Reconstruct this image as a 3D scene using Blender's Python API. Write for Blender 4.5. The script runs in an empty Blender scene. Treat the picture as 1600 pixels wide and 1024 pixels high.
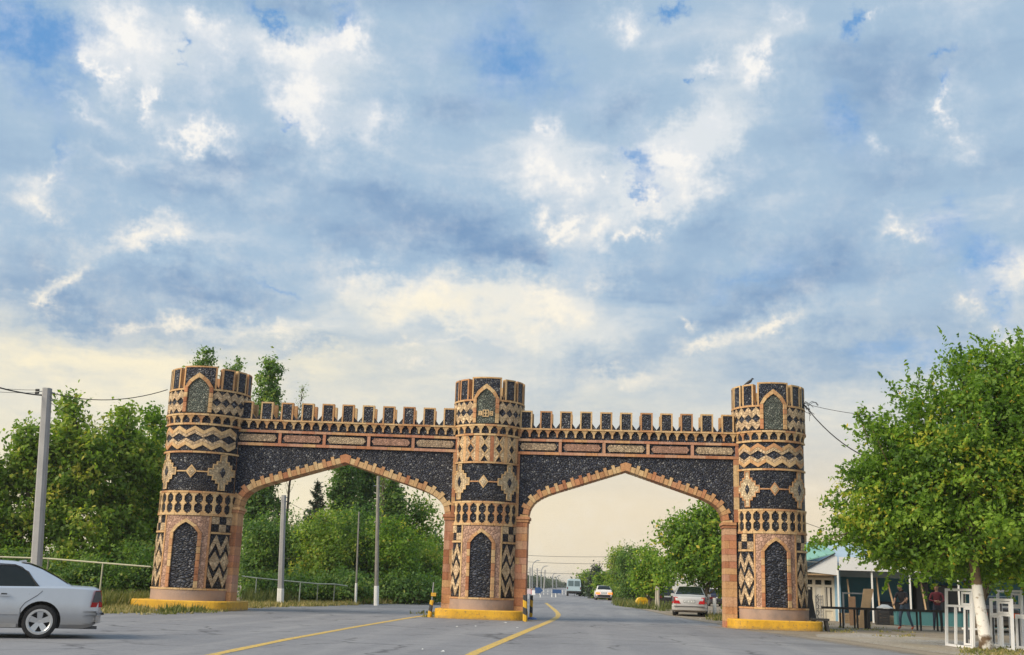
import bpy, bmesh, math, random
import numpy as np
from math import sin, cos, pi, radians, sqrt, atan2, asin
from mathutils import Vector, Matrix

# ---------------------------------------------------------------- camera, world, sun, exposure
SC = bpy.context.scene
COL = SC.collection
FPX, EYE = 1736.0, 1.25                       # focal length in photo pixels, eye height
CAM_ROT = (Matrix.Rotation(radians(4.6), 3, 'Z') @ Matrix.Rotation(radians(103.0), 3, 'X')
           @ Matrix.Rotation(radians(1.9), 3, 'Z'))
cd_ = bpy.data.cameras.new('camera')
cd_.sensor_width = 36.0
cd_.lens = 36.0 * FPX / 1600.0
cd_.clip_end = 6000.0
cam = bpy.data.objects.new('camera', cd_)
COL.objects.link(cam)
cam.matrix_world = Matrix.Translation((0, 0, EYE)) @ CAM_ROT.to_4x4()
SC.camera = cam
EXPO = 0.75
SC.view_settings.view_transform = 'Standard'
SC.view_settings.look = 'None'
SC.view_settings.gamma = 1.0
SC.view_settings.use_curve_mapping = False
SC.view_settings.exposure = EXPO

def ray(px, py):
    d = CAM_ROT @ Vector(((px - 800) / FPX, -(py - 512) / FPX, -1.0))
    return d
def at(px, py, Y):                            # point seen at pixel (px,py) on the plane y = Y
    d = ray(px, py); d = d / d.y
    return Vector((0, 0, EYE)) + d * Y
def gnd(px, py, z=0.0):                       # point seen at pixel on the ground
    d = ray(px, py)
    return Vector((0, 0, EYE)) + d * ((z - EYE) / d.z)
def lin(r, g, b):
    f = lambda c: (c / 255 / 12.92) if c / 255 <= 0.04045 else ((c / 255 + 0.055) / 1.055) ** 2.4
    return (f(r), f(g), f(b), 1.0)

SUN_AZ, SUN_EL = -128.0, 34.0               # degrees; soft light from the left, behind the viewer
sl = bpy.data.lights.new('sun', 'SUN')
sl.energy = 2.8
sl.angle = radians(38)
sl.color = (1.0, 0.86, 0.66)
sun = bpy.data.objects.new('sun', sl)
COL.objects.link(sun)
sd = Vector((sin(radians(SUN_AZ)) * cos(radians(SUN_EL)), cos(radians(SUN_AZ)) * cos(radians(SUN_EL)), sin(radians(SUN_EL))))
sun.rotation_euler = sd.to_track_quat('Z', 'Y').to_euler()
sun.location = (-30, 60, 40)

def build_world():
    w = bpy.data.worlds.new('World'); SC.world = w; w.use_nodes = True
    nt = w.node_tree; nt.nodes.clear(); N = nt.nodes; L = nt.links
    def node(t, **k):
        n = N.new(t)
        for a, b in k.items(): setattr(n, a, b)
        return n
    def setin(n, i, v):
        if hasattr(v, 'is_output'): L.new(v, n.inputs[i])
        elif v is not None: n.inputs[i].default_value = v
    def M(op, a, b=None, c=None, clamp=False):
        n = node('ShaderNodeMath', operation=op, use_clamp=clamp)
        for i, v in enumerate((a, b, c)): setin(n, i, v)
        return n.outputs[0]
    def V(op, a, b=None, c=None):
        n = node('ShaderNodeVectorMath', operation=op)
        for i, v in enumerate((a, b, c)): setin(n, i, v)
        return n.outputs[0]
    def comb(x, y, z):
        n = node('ShaderNodeCombineXYZ')
        for i, v in enumerate((x, y, z)): setin(n, i, v)
        return n.outputs[0]
    def noise(vec, scale, detail=6, rough=0.55, lac=2.0, dist=0.0, col=False):
        n = node('ShaderNodeTexNoise'); L.new(vec, n.inputs['Vector'])
        n.inputs['Scale'].default_value = scale; n.inputs['Detail'].default_value = detail
        n.inputs['Roughness'].default_value = rough; n.inputs['Lacunarity'].default_value = lac
        n.inputs['Distortion'].default_value = dist
        return n.outputs['Color'] if col else n.outputs['Fac']
    def ss(v, a, b, lo=0.0, hi=1.0):
        n = node('ShaderNodeMapRange', interpolation_type='SMOOTHSTEP'); L.new(v, n.inputs[0])
        for i, x in zip((1, 2, 3, 4), (a, b, lo, hi)): n.inputs[i].default_value = x
        return n.outputs[0]
    def mixc(f, a, b):
        n = node('ShaderNodeMix', data_type='RGBA')
        setin(n, 0, f)
        for i, v in ((6, a), (7, b)): setin(n, i, v)
        return n.outputs[2]
    K = 10.0 / 2 ** EXPO                       # display-linear colour -> background colour at strength 0.1
    def C(r, g, b, m=1.0):
        c = lin(r, g, b); return (c[0] * K * m, c[1] * K * m, c[2] * K * m, 1)
    tc = node('ShaderNodeTexCoord')
    D = V('NORMALIZE', tc.outputs['Generated'])
    sp = node('ShaderNodeSeparateXYZ'); L.new(D, sp.inputs[0])
    x, y, z = sp.outputs
    zc = M('MAXIMUM', z, 0.0)
    az = M('MULTIPLY', M('ARCTAN2', x, y), 180 / pi)         # azimuth and elevation in degrees
    el = M('MULTIPLY', M('ARCSINE', z), 180 / pi)
    # the cloud deck: a flat layer overhead, so it foreshortens towards the horizon
    inv = M('DIVIDE', 1.0, M('ADD', zc, 0.16))
    P = comb(M('MULTIPLY', x, inv), M('MULTIPLY', y, inv), 0.0)
    big = noise(P, 0.85, 3, 0.5, 2.0, 0.4)
    fine = noise(P, 11.0, 5, 0.62, 2.05, 0.3)
    A = comb(az, el, 0.0)
    wrp = V('SUBTRACT', noise(P, 2.2, 5, 0.60, 2.1, 0.2, True), (0.5, 0.5, 0.5))
    rc = noise(A, 0.42, 7, 0.68, 2.1, 0.0, True)
    sr = node('ShaderNodeSeparateXYZ'); L.new(rc, sr.inputs[0]); rag = sr.outputs[2]
    AW = V('ADD', V('ADD', A, V('MULTIPLY', wrp, (7.0, 4.6, 0.0))), V('MULTIPLY', V('SUBTRACT', rc, (0.5, 0.5, 0.5)), (5.0, 4.2, 0.0)))
    def azel(px, py):
        d = ray(px, py).normalized()
        return math.degrees(atan2(d.x, d.y)), math.degrees(asin(d.z))
    def blobs(lst):
        acc = None
        for (px, py, rx, ry, rot, amp) in lst:
            a, e = azel(px, py)
            mp = node('ShaderNodeMapping', vector_type='TEXTURE'); L.new(AW, mp.inputs[0])
            mp.inputs['Location'].default_value = (a, e, 0)
            mp.inputs['Rotation'].default_value = (0, 0, radians(rot))
            mp.inputs['Scale'].default_value = (rx / 30.3 * 1.5, ry / 30.3 * 1.5, 1)
            g = node('ShaderNodeTexGradient', gradient_type='QUADRATIC_SPHERE'); L.new(mp.outputs[0], g.inputs[0])
            acc = M('MULTIPLY_ADD', g.outputs['Fac'], amp, acc if acc is not None else 0.0)
        return acc
    #         px    py   rx   ry  rot  amp      bright, sun-edged cloud
    white = blobs([
        (205, 48, 70, 58, -25, 1.0), (322, 28, 45, 35, 0, .8), (180, 112, 40, 20, -55, .8), (245, 150, 42, 20, -60, .95),
        (322, 198, 62, 30, -12, 1.0), (350, 82, 70, 60, 0, .5), (462, 66, 80, 32, 0, .85), (550, 56, 60, 32, 15, 1.0), (470, 130, 60, 62, 10, .9),
        (585, 180, 40, 70, 12, .5), (500, 190, 90, 40, 0, .5), (85, 275, 55, 30, 35, .7), (60, 325, 50, 26, 0, .7), (215, 366, 85, 26, 20, .95),
        (105, 430, 56, 26, 38, .75), (50, 472, 50, 26, 35, .65), (195, 245, 60, 26, 0, .35), (140, 165, 80, 16, -28, .4),
        (855, 290, 60, 60, -15, .95), (880, 362, 34, 26, 0, .9), (930, 285, 20, 22, 0, .7), (870, 205, 26, 40, 20, .65), (1060, 270, 46, 46, 35, 1.0), (1110, 205, 36, 44, 25, .55),
        (1180, 102, 30, 36, 15, 1.0), (1105, 100, 36, 18, 0, .6), (985, 35, 40, 32, 0, .6), (1215, 38, 30, 30, 20, .4), (1345, 12, 26, 18, 0, .6),
        (1487, 165, 26, 20, 20, .85), (1500, 210, 40, 36, 35, .45), (1355, 222, 26, 26, 20, .5), (1408, 352, 44, 20, 0, .75), (1000, 372, 24, 18, 0, .8), (945, 365, 40, 26, 0, .75), (1000, 325, 36, 24, 0, .7),
        (1580, 425, 60, 46, 0, .6), (1572, 512, 30, 20, 0, .8), (1515, 480, 34, 16, 20, .45), (670, 470, 100, 42, -12, .85), (830, 480, 90, 36, 0, .8), (930, 440, 60, 40, 30, .5),
        (560, 440, 70, 30, -15, .4), (250, 510, 110, 22, 10, .6), (400, 520, 90, 18, 0, .5), (1230, 525, 70, 20, 15, .75), (1110, 550, 70, 20, 15, .7), (1080, 505, 40, 14, 0, .6), (990, 600, 90, 24, 0, .5), (640, 560, 60, 16, 0, .4), (730, 540, 80, 14, 10, .4)])
    # holes to the clear sky
    holes = blobs([
        (80, 75, 150, 100, -20, .95), (30, 20, 90, 60, 0, .6), (425, 20, 80, 26, -30, .8), (548, 30, 36, 36, 0, .95), (520, 60, 30, 20, 20, .7), (280, 72, 20, 32, 25, .9), (445, 189, 26, 13, 0, .9),
        (790, 80, 150, 120, 0, .85), (1060, 12, 46, 34, 0, 1.0), (1315, 18, 30, 32, 0, 1.0), (1075, 120, 14, 16, 0, .9), (1490, 70, 22, 18, 0, .75), (1490, 140, 12, 20, 0, .7),
        (1005, 282, 46, 40, -30, .95), (985, 315, 40, 20, 0, .7), (1300, 190, 70, 90, 0, .62), (1530, 400, 80, 60, 0, .8), (1480, 330, 90, 50, 20, .6), (1560, 470, 60, 30, 0, .6),
        (110, 240, 40, 70, 15, .6), (600, 470, 60, 14, 0, .5), (420, 425, 80, 14, -10, .5), (1150, 440, 140, 50, 25, .5), (1400, 560, 160, 50, 0, .5)])
    # heavier grey cloud
    dark = blobs([
        (350, 255, 150, 90, 10, .75), (320, 455, 190, 62, -6, 1.0), (600, 300, 220, 90, -8, .7), (720, 370, 150, 60, -8, .7), (560, 395, 150, 40, -20, .5), (130, 500, 200, 34, -5, 1.0), (60, 400, 80, 80, 0, .5),
        (980, 190, 90, 80, 30, .6), (1120, 320, 170, 60, 38, .5), (1350, 110, 170, 120, 20, .55), (1430, 260, 150, 70, 30, .5), (1300, 400, 180, 60, 30, .5), (820, 410, 90, 40, 10, .6), (700, 170, 120, 60, 10, .4),
        (480, 10, 120, 30, 0, .5), (1000, 470, 140, 40, 20, .4), (150, 200, 100, 60, -25, .4), (1180, 480, 140, 60, 20, .5), (1330, 570, 220, 50, 10, .6), (950, 580, 160, 30, 8, .5), (480, 545, 160, 18, 0, .5)])
    # thin pale veils between the heavier masses
    veil = blobs([(240, 90, 170, 120, -20, .6), (500, 120, 150, 110, 0, .7), (620, 230, 140, 60, -20, .35), (60, 300, 120, 80, 20, .4), (220, 370, 150, 50, 20, .5), (990, 330, 220, 60, 40, .75), (1080, 240, 130, 70, 45, .6), (1170, 110, 90, 70, 30, .5),
                  (1480, 210, 130, 60, 40, .45), (1380, 340, 100, 40, 10, .35), (700, 470, 260, 60, -5, .8), (870, 420, 130, 80, 30, .5), (280, 380, 200, 30, 15, .3), (900, 530, 220, 50, 15, .45), (1200, 530, 220, 40, 15, .55), (1560, 430, 90, 70, 0, .5), (400, 520, 200, 40, 0, .5), (870, 270, 110, 110, 10, .5)])
    glow = blobs([(110, 580, 340, 60, 0, 1.0), (480, 580, 300, 55, 0, .85), (850, 660, 380, 70, 0, .45), (690, 480, 230, 50, 0, .5), (260, 660, 330, 100, 0, .7)])
    # clear sky: the Sky Texture, seen through the gaps
    sky = node('ShaderNodeTexSky', sky_type='NISHITA')
    sky.sun_disc = False; sky.sun_elevation = radians(SUN_EL); sky.sun_rotation = radians(SUN_AZ)
    sky.air_density = 1.2; sky.dust_density = 1.5; sky.ozone_density = 2.0
    clear = mixc(0.8, sky.outputs[0], C(84, 150, 212))
    med = noise(P, 3.6, 5, 0.55, 2.1, 0.5)
    # wind-drawn streaks, slanting up to the right
    mp = node('ShaderNodeMapping'); L.new(V('ADD', A, V('MULTIPLY', wrp, (9.0, 5.0, 0.0))), mp.inputs[0])
    mp.inputs['Rotation'].default_value = (0, 0, radians(-36)); mp.inputs['Scale'].default_value = (0.055, 0.26, 1)
    strk = noise(mp.outputs[0], 1.0, 5, 0.55)
    # cloud body from grey-blue to paler
    t0 = M('ADD', M('MULTIPLY', M('SUBTRACT', big, 0.5), 0.55), M('MULTIPLY', M('SUBTRACT', med, 0.5), 0.55))
    t0 = M('ADD', t0, M('MULTIPLY', M('SUBTRACT', strk, 0.5), 1.15))
    t0 = M('ADD', t0, M('MULTIPLY', M('SUBTRACT', fine, 0.5), 0.14))
    body = M('ADD', M('SUBTRACT', t0, M('MULTIPLY', dark, 0.58)), M('ADD', M('MULTIPLY', white, 0.30), M('MULTIPLY', veil, 0.75)))
    bt = ss(body, -0.52, 0.62)
    grey = mixc(ss(body, 0.0, 0.62), mixc(ss(body, -0.58, 0.06), C(126, 158, 194), C(168, 193, 216)), C(224, 230, 234))
    # paler and warmer towards the horizon
    low = ss(el, 16.0, 8.0)
    grey = mixc(low, grey, mixc(bt, C(160, 184, 206), C(247, 240, 222)))
    hz = ss(el, 10.0, 3.2)
    hcol = mixc(ss(az, -26.0, 6.0), C(255, 241, 204), C(242, 225, 194))
    grey = mixc(M('MULTIPLY', hz, 0.90), grey, hcol)
    # holes
    hm = ss(M('ADD', M('ADD', holes, M('MULTIPLY', M('SUBTRACT', rag, 0.5), 0.9)), M('MULTIPLY', M('SUBTRACT', med, 0.5), -0.5)), 0.10, 0.85)
    hm = M('MULTIPLY', hm, ss(el, 3.0, 11.0))
    c1 = mixc(M('MULTIPLY', hm, 0.92), grey, clear)
    # sun-edged cloud: a wide soft veil, then the bright billows
    wf = M('ADD', M('ADD', white, M('MULTIPLY', M('SUBTRACT', rag, 0.5), 1.25)), M('MULTIPLY', M('SUBTRACT', fine, 0.5), 0.35))
    wf = M('ADD', wf, M('MULTIPLY', ss(M('ADD', M('MULTIPLY', strk, 0.6), M('MULTIPLY', med, 0.4)), 0.54, 0.72), 0.38))
    wcol = mixc(ss(el, 24, 8), C(250, 248, 244), C(255, 246, 226))
    c2 = mixc(ss(wf, -0.12, 0.72, 0.0, 0.74), c1, mixc(ss(el, 24, 8), C(226, 231, 238), C(246, 238, 222)))
    c2 = mixc(ss(wf, 0.30, 0.88, 0.0, 0.95), c2, wcol)
    gm = M('MULTIPLY', M('MINIMUM', glow, 1.0), ss(body, -0.50, 0.35, 0.15, 0.95))
    c3 = mixc(gm, c2, C(255, 242, 208, 1.04))
    below = mixc(ss(el, -3.0, 0.5), C(120, 116, 108), c3)
    bg = node('ShaderNodeBackground'); bg.inputs['Strength'].default_value = 0.1
    L.new(below, bg.inputs['Color'])
    out = node('ShaderNodeOutputWorld'); L.new(bg.outputs[0], out.inputs[0])
    w.cycles.sampling_method = 'MANUAL'; w.cycles.sample_map_resolution = 256
build_world()

# ---------------------------------------------------------------- helpers
RNG = random.Random(7)
def tag(o, label=None, cat=None, group=None, kind=None):
    if label: o['label'] = label
    if cat: o['category'] = cat
    if group: o['group'] = group
    if kind or cat: o['kind'] = kind or 'thing'
    return o
def link(o, parent=None):
    COL.objects.link(o)
    if parent is not None: o.parent = parent
    return o
def empty(name, loc=(0, 0, 0), rz=0.0):
    o = bpy.data.objects.new(name, None)
    o.empty_display_size = 0.2
    COL.objects.link(o); o.location = loc; o.rotation_euler = (0, 0, rz)
    return o
def thing(name, loc, label, cat, group=None, rz=0.0):
    return tag(empty(name, loc, rz), label, cat, group)
def inst(name, mesh, parent=None, mw=None):
    o = bpy.data.objects.new(name, mesh)
    link(o, parent)
    if mw is not None: o.matrix_local = mw
    return o
def copy_tree(src, loc=None, rz=None):
    c = src.copy(); COL.objects.link(c)
    if loc is not None: c.location = loc
    if rz is not None: c.rotation_euler = (0, 0, rz)
    for ch in src.children:
        d = ch.copy(); COL.objects.link(d); d.parent = c
        for g in ch.children:
            e = g.copy(); COL.objects.link(e); e.parent = d
    return c
TR = Matrix.Translation
def RZ(a): return Matrix.Rotation(a, 4, 'Z')

class MB:                                     # collects geometry for one mesh
    def __init__(s): s.v = []; s.f = []; s.m = []
    def face(s, idx, m=0): s.f.append(tuple(idx)); s.m.append(m)
    def vert(s, p): s.v.append(tuple(p)); return len(s.v) - 1
    def box(s, x0, x1, y0, y1, z0, z1, m=0, M_=None):
        b = len(s.v)
        for p in ((x0, y0, z0), (x1, y0, z0), (x1, y1, z0), (x0, y1, z0), (x0, y0, z1), (x1, y0, z1), (x1, y1, z1), (x0, y1, z1)):
            s.v.append(tuple(M_ @ Vector(p)) if M_ else p)
        for f in ((0, 3, 2, 1), (4, 5, 6, 7), (0, 1, 5, 4), (1, 2, 6, 5), (2, 3, 7, 6), (3, 0, 4, 7)):
            s.face([b + i for i in f], m)
        return s
    def beam(s, a, b, w, h=None, m=0, up=(0, 0, 1)):   # square bar from a to b
        a = Vector(a); b = Vector(b); d = b - a; h = h or w
        z = d.normalized(); u = Vector(up)
        if abs(z.dot(u)) > 0.95: u = Vector((1, 0, 0))
        x = z.cross(u).normalized(); y = x.cross(z)
        q = len(s.v)
        for p in (a, b):
            for i, j in ((-1, -1), (1, -1), (1, 1), (-1, 1)): s.v.append(tuple(p + x * (i * w / 2) + y * (j * h / 2)))
        for f in ((3, 2, 1, 0), (4, 5, 6, 7), (0, 1, 5, 4), (1, 2, 6, 5), (2, 3, 7, 6), (3, 0, 4, 7)): s.face([q + i for i in f], m)
        return s
    def tube(s, pts, rad, n=8, m=0, cap=True):
        pts = [Vector(p) for p in pts]; k = len(pts)
        if not hasattr(rad, '__len__'): rad = [rad] * k
        rings = []; px = None
        for i in range(k):
            d = (pts[min(i + 1, k - 1)] - pts[max(i - 1, 0)]).normalized()
            if px is None:
                px = d.orthogonal().normalized()
            px = (px - d * px.dot(d)).normalized(); py = d.cross(px)
            r = []
            for j in range(n):
                a = 2 * pi * j / n
                r.append(s.vert(pts[i] + (px * cos(a) + py * sin(a)) * rad[i]))
            rings.append(r)
        for i in range(k - 1):
            for j in range(n):
                s.face((rings[i][j], rings[i][(j + 1) % n], rings[i + 1][(j + 1) % n], rings[i + 1][j]), m)
        if cap:
            s.face(rings[0][::-1], m); s.face(rings[-1], m)
        return s
    def lathe(s, prof, n=24, m=0, M_=None):            # profile of (r, z), closed round z
        b = []
        for r, z in prof:
            row = []
            for j in range(n):
                a = 2 * pi * j / n; p = Vector((r * cos(a), r * sin(a), z))
                row.append(s.vert(M_ @ p if M_ else p))
            b.append(row)
        for i in range(len(b) - 1):
            for j in range(n):
                s.face((b[i][j], b[i][(j + 1) % n], b[i + 1][(j + 1) % n], b[i + 1][j]), m)
        return s
    def poly(s, pts, ex, m=0):                          # flat polygon pushed along ex (a prism)
        pts = [Vector(p) for p in pts]; ex = Vector(ex); n = len(pts)
        a = [s.vert(p) for p in pts]; b = [s.vert(p + ex) for p in pts]
        s.face(a[::-1], m); s.face(b, m)
        for i in range(n): s.face((a[i], a[(i + 1) % n], b[(i + 1) % n], b[i]), m)
        return s
    def strip(s, mp, ss, lo, hi, d0, d1, m=0, back=False, mside=None):
        # a slab between lo(s) and hi(s) over the stations ss, from depth d0 out to depth d1; mp maps (s, z, d)
        ms = m if mside is None else mside
        q = []
        for i, t in enumerate(ss):
            a = lo[i] if hasattr(lo, '__len__') else lo
            b = hi[i] if hasattr(hi, '__len__') else hi
            q.append([s.vert(mp(t, a, d1)), s.vert(mp(t, b, d1)), s.vert(mp(t, a, d0)), s.vert(mp(t, b, d0))])
        for i in range(len(q) - 1):
            a, b = q[i], q[i + 1]
            s.face((a[0], b[0], b[1], a[1]), m)
            s.face((a[2], b[2], b[0], a[0]), ms)
            s.face((a[1], b[1], b[3], a[3]), ms)
            if back: s.face((b[2], a[2], a[3], b[3]), m)
        for e, a in ((0, q[0]), (1, q[-1])):
            f = (a[2], a[0], a[1], a[3])
            s.face(f if e == 0 else f[::-1], ms)
        return s
    def mesh(s, name, mats, smooth=False):
        me = bpy.data.meshes.new(name)
        me.from_pydata(s.v, [], s.f)
        if not isinstance(mats, (list, tuple)): mats = [mats]
        for k in mats: me.materials.append(k)
        if len(mats) > 1: me.polygons.foreach_set('material_index', s.m)
        if smooth: me.polygons.foreach_set('use_smooth', [True] * len(me.polygons))
        me.update()
        return me
    def obj(s, name, mats, parent=None, smooth=False, mw=None):
        return inst(name, s.mesh(name, mats, smooth), parent, mw)
def cyl(R):                                    # s = arc length on the tower front (0 faces the viewer's side, -y)
    return lambda s, z, d: ((R + d) * sin(s / R), -(R + d) * cos(s / R), z)
def flat(s, z, d): return (s, -d, z)
def lsp(a, b, n): return [a + (b - a) * i / n for i in range(n + 1)]
def interp(x, pts):
    if x <= pts[0][0]: return pts[0][1]
    for (a, b), (c, d) in zip(pts, pts[1:]):
        if x <= c: return b + (d - b) * (x - a) / (c - a) if c > a else d
    return pts[-1][1]

# ---------------------------------------------------------------- materials
class NT:
    def __init__(s, name):
        s.mat = bpy.data.materials.new(name); s.mat.use_nodes = True
        s.t = s.mat.node_tree; s.b = s.t.nodes['Principled BSDF']; s.out = s.t.nodes['Material Output']
        s._c = None
    def n(s, t, **k):
        x = s.t.nodes.new(t)
        for a, b in k.items(): setattr(x, a, b)
        return x
    def l(s, a, b): s.t.links.new(a, b)
    def coord(s, which='Object'):
        if s._c is None: s._c = s.n('ShaderNodeTexCoord')
        return s._c.outputs[which]
    def pos(s): return s.n('ShaderNodeNewGeometry').outputs['Position']
    def noise(s, vec, scale, detail=4, rough=0.55, dist=0.0):
        x = s.n('ShaderNodeTexNoise'); s.l(vec, x.inputs['Vector'])
        x.inputs['Scale'].default_value = scale; x.inputs['Detail'].default_value = detail
        x.inputs['Roughness'].default_value = rough; x.inputs['Distortion'].default_value = dist
        return x.outputs['Fac']
    def vor(s, vec, scale, feature='F1', out='Distance', rnd=1.0):
        x = s.n('ShaderNodeTexVoronoi', feature=feature); s.l(vec, x.inputs['Vector'])
        x.inputs['Scale'].default_value = scale; x.inputs['Randomness'].default_value = rnd
        return x.outputs[out]
    def ramp(s, f, stops, interp='LINEAR'):
        x = s.n('ShaderNodeValToRGB'); s.l(f, x.inputs[0]); cr = x.color_ramp; cr.interpolation = interp
        while len(cr.elements) < len(stops): cr.elements.new(0.5)
        for e, (p, c) in zip(cr.elements, stops):
            e.position = p; e.color = c if len(c) == 4 else (*c, 1)
        return x.outputs[0]
    def mix(s, f, a, b, bt='MIX'):
        x = s.n('ShaderNodeMix', data_type='RGBA', blend_type=bt)
        for i, v in ((0, f), (6, a), (7, b)):
            if hasattr(v, 'is_output'): s.l(v, x.inputs[i])
            else: x.inputs[i].default_value = v if not (i > 0 and len(v) == 3) else (*v, 1)
        return x.outputs[2]
    def math(s, op, a, b=None, clamp=False):
        x = s.n('ShaderNodeMath', operation=op, use_clamp=clamp)
        for i, v in enumerate((a, b)):
            if v is None: continue
            if hasattr(v, 'is_output'): s.l(v, x.inputs[i])
            else: x.inputs[i].default_value = v
        return x.outputs[0]
    def rnd(s): return s.n('ShaderNodeObjectInfo').outputs['Random']
    def bump(s, h, st=0.5, dist=0.02):
        x = s.n('ShaderNodeBump'); x.inputs['Strength'].default_value = st; x.inputs['Distance'].default_value = dist
        s.l(h, x.inputs['Height']); s.l(x.outputs[0], s.b.inputs['Normal'])
    def base(s, c):
        if hasattr(c, 'is_output'): s.l(c, s.b.inputs['Base Color'])
        else: s.b.inputs['Base Color'].default_value = c if len(c) == 4 else (*c, 1)
    def set(s, **k):
        for a, v in k.items():
            i = s.b.inputs[a.replace('_', ' ')]
            if hasattr(v, 'is_output'): s.l(v, i)
            else: i.default_value = v
        return s
MATS = {}
def plain(name, c, rough=0.6, metal=0.0, var=0.15, scale=6.0, bump=0.0, spec=0.5, bscale=None):
    if name in MATS: return MATS[name]
    t = NT(name); v = t.coord()
    f = t.noise(v, scale, 5)
    t.base(t.mix(t.math('MULTIPLY', f, 1.0), tuple(x * (1 - var) for x in c), tuple(min(1, x * (1 + var)) for x in c)))
    t.set(Roughness=rough, Metallic=metal, Specular_IOR_Level=spec)
    if bump: t.bump(t.noise(v, bscale or scale * 6, 4), bump, 0.01)
    MATS[name] = t.mat
    return t.mat

def stone(name, cols, var=0.22, rub=None, mort=(0.12, 0.09, 0.07), wear=0.5):
    # dressed stone: every piece takes its own tone, with stains, pits and (rub) a mosaic of small chips
    t = NT(name); v = t.pos()
    n = len(cols)
    c = t.ramp(t.rnd(), [(i / n, k) for i, k in enumerate(cols)], 'CONSTANT') if n > 1 else None
    big = t.noise(v, 2.3, 5, 0.6)
    sml = t.noise(v, 17.0, 5, 0.65)
    col = t.mix(t.ramp(sml, [(0.3, (0, 0, 0)), (0.7, (1, 1, 1))]), (1 - var,) * 3 + (1,), (1 + var,) * 3 + (1,))
    col = t.mix(1.0, c if c is not None else (*cols[0], 1), col, 'MULTIPLY')
    col = t.mix(t.math('MULTIPLY', t.ramp(big, [(0.48, (0, 0, 0)), (0.72, (1, 1, 1))]), wear), col, t.mix(1.0, col, (0.62, 0.50, 0.44, 1), 'MULTIPLY'))
    mps = t.n('ShaderNodeMapping'); t.l(v, mps.inputs[0]); mps.inputs['Scale'].default_value = (7, 7, .55)
    rain = t.ramp(t.noise(mps.outputs[0], 1.0, 5, .6), [(.50, (0, 0, 0)), (.74, (1, 1, 1))])
    col = t.mix(t.math('MULTIPLY', rain, .55), col, t.mix(1.0, col, (.45, .38, .35, 1), 'MULTIPLY'))
    h = t.math('MULTIPLY', sml, 0.5)
    if rub:
        vc = t.vor(v, rub, 'F1', 'Color'); ve = t.vor(v, rub, 'DISTANCE_TO_EDGE', 'Distance')
        g = t.n('ShaderNodeRGBToBW'); t.l(vc, g.inputs[0])
        col = t.mix(1.0, col, t.ramp(g.outputs[0], [(0.15, (0.70, 0.68, 0.66)), (0.85, (1.22, 1.20, 1.18))]), 'MULTIPLY')
        e = t.ramp(ve, [(0.0, (1, 1, 1)), (0.09, (0, 0, 0))])
        col = t.mix(t.math('MULTIPLY', e, 0.8), col, (*mort, 1))
        h = t.math('ADD', h, t.math('MULTIPLY', t.ramp(ve, [(0.0, (0, 0, 0)), (0.16, (1, 1, 1))]), 1.4))
    t.base(col); t.set(Roughness=0.85, Specular_IOR_Level=0.3)
    t.bump(h, 0.7, 0.018)
    MATS[name] = t.mat
    return t.mat
def rubble(name, stops, scale, mort, rough=0.55, strength=1.0, dist=0.05, squash=1.0):
    # small broken stones set in mortar, far too small to pick apart
    t = NT(name); p = t.pos()
    mp = t.n('ShaderNodeMapping'); t.l(p, mp.inputs[0]); mp.inputs['Scale'].default_value = (1, 1, squash)
    ad = t.n('ShaderNodeVectorMath', operation='ADD'); t.l(mp.outputs[0], ad.inputs[0])
    nz = t.n('ShaderNodeTexNoise'); nz.inputs['Scale'].default_value = 5.0; t.l(p, nz.inputs['Vector'])
    sc = t.n('ShaderNodeVectorMath', operation='SCALE'); t.l(nz.outputs['Color'], sc.inputs[0]); sc.inputs['Scale'].default_value = 0.10
    t.l(sc.outputs[0], ad.inputs[1]); v = ad.outputs[0]
    vc = t.vor(v, scale, 'F1', 'Color'); ve = t.vor(v, scale, 'DISTANCE_TO_EDGE', 'Distance')
    g = t.n('ShaderNodeSeparateColor'); t.l(vc, g.inputs[0])
    col = t.ramp(g.outputs[0], stops)
    big = t.noise(p, 1.3, 4)
    col = t.mix(t.ramp(big, [(0.35, (0, 0, 0)), (0.7, (1, 1, 1))]), t.mix(1.0, col, (0.75, 0.75, 0.78, 1), 'MULTIPLY'), t.mix(1.0, col, (1.25, 1.22, 1.18, 1), 'MULTIPLY'))
    e = t.ramp(ve, [(0.0, (1, 1, 1)), (0.05, (1, 1, 1)), (0.11, (0, 0, 0))])
    col = t.mix(e, col, (*mort, 1))
    t.base(col); t.set(Roughness=rough, Specular_IOR_Level=0.5)
    h = t.math('ADD', t.math('MULTIPLY', t.ramp(ve, [(0.0, (0, 0, 0)), (0.3, (1, 1, 1))]), t.math('ADD', g.outputs[1], 0.5)), t.math('MULTIPLY', t.noise(p, 30, 4), 0.35))
    t.bump(h, strength, dist)
    MATS[name] = t.mat
    return t.mat

M_BEIGE = stone('beige_stone', [(0.54, 0.35, 0.175), (0.57, 0.40, 0.215), (0.51, 0.30, 0.145), (0.58, 0.40, 0.21), (0.46, 0.25, 0.125)], wear=0.5)
M_ORANGE = stone('orange_stone', [(0.50, 0.265, 0.13), (0.47, 0.235, 0.125), (0.52, 0.31, 0.155), (0.36, 0.155, 0.08), (0.55, 0.345, 0.175), (0.46, 0.21, 0.105)], wear=0.6)
M_PINK = stone('pink_stone', [(0.46, 0.25, 0.17), (0.49, 0.28, 0.18), (0.42, 0.22, 0.14), (0.51, 0.31, 0.19), (0.44, 0.20, 0.12)], wear=0.45)
M_PALE = stone('pale_mosaic', [(0.58, 0.44, 0.285), (0.53, 0.40, 0.26), (0.60, 0.46, 0.29)], rub=9.5, mort=(0.26, 0.18, 0.11), wear=0.25)
M_CHIP = stone('pale_chips', [(0.60, 0.49, 0.33), (0.54, 0.43, 0.28)], rub=13.0, mort=(0.20, 0.15, 0.10), wear=0.2)
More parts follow.
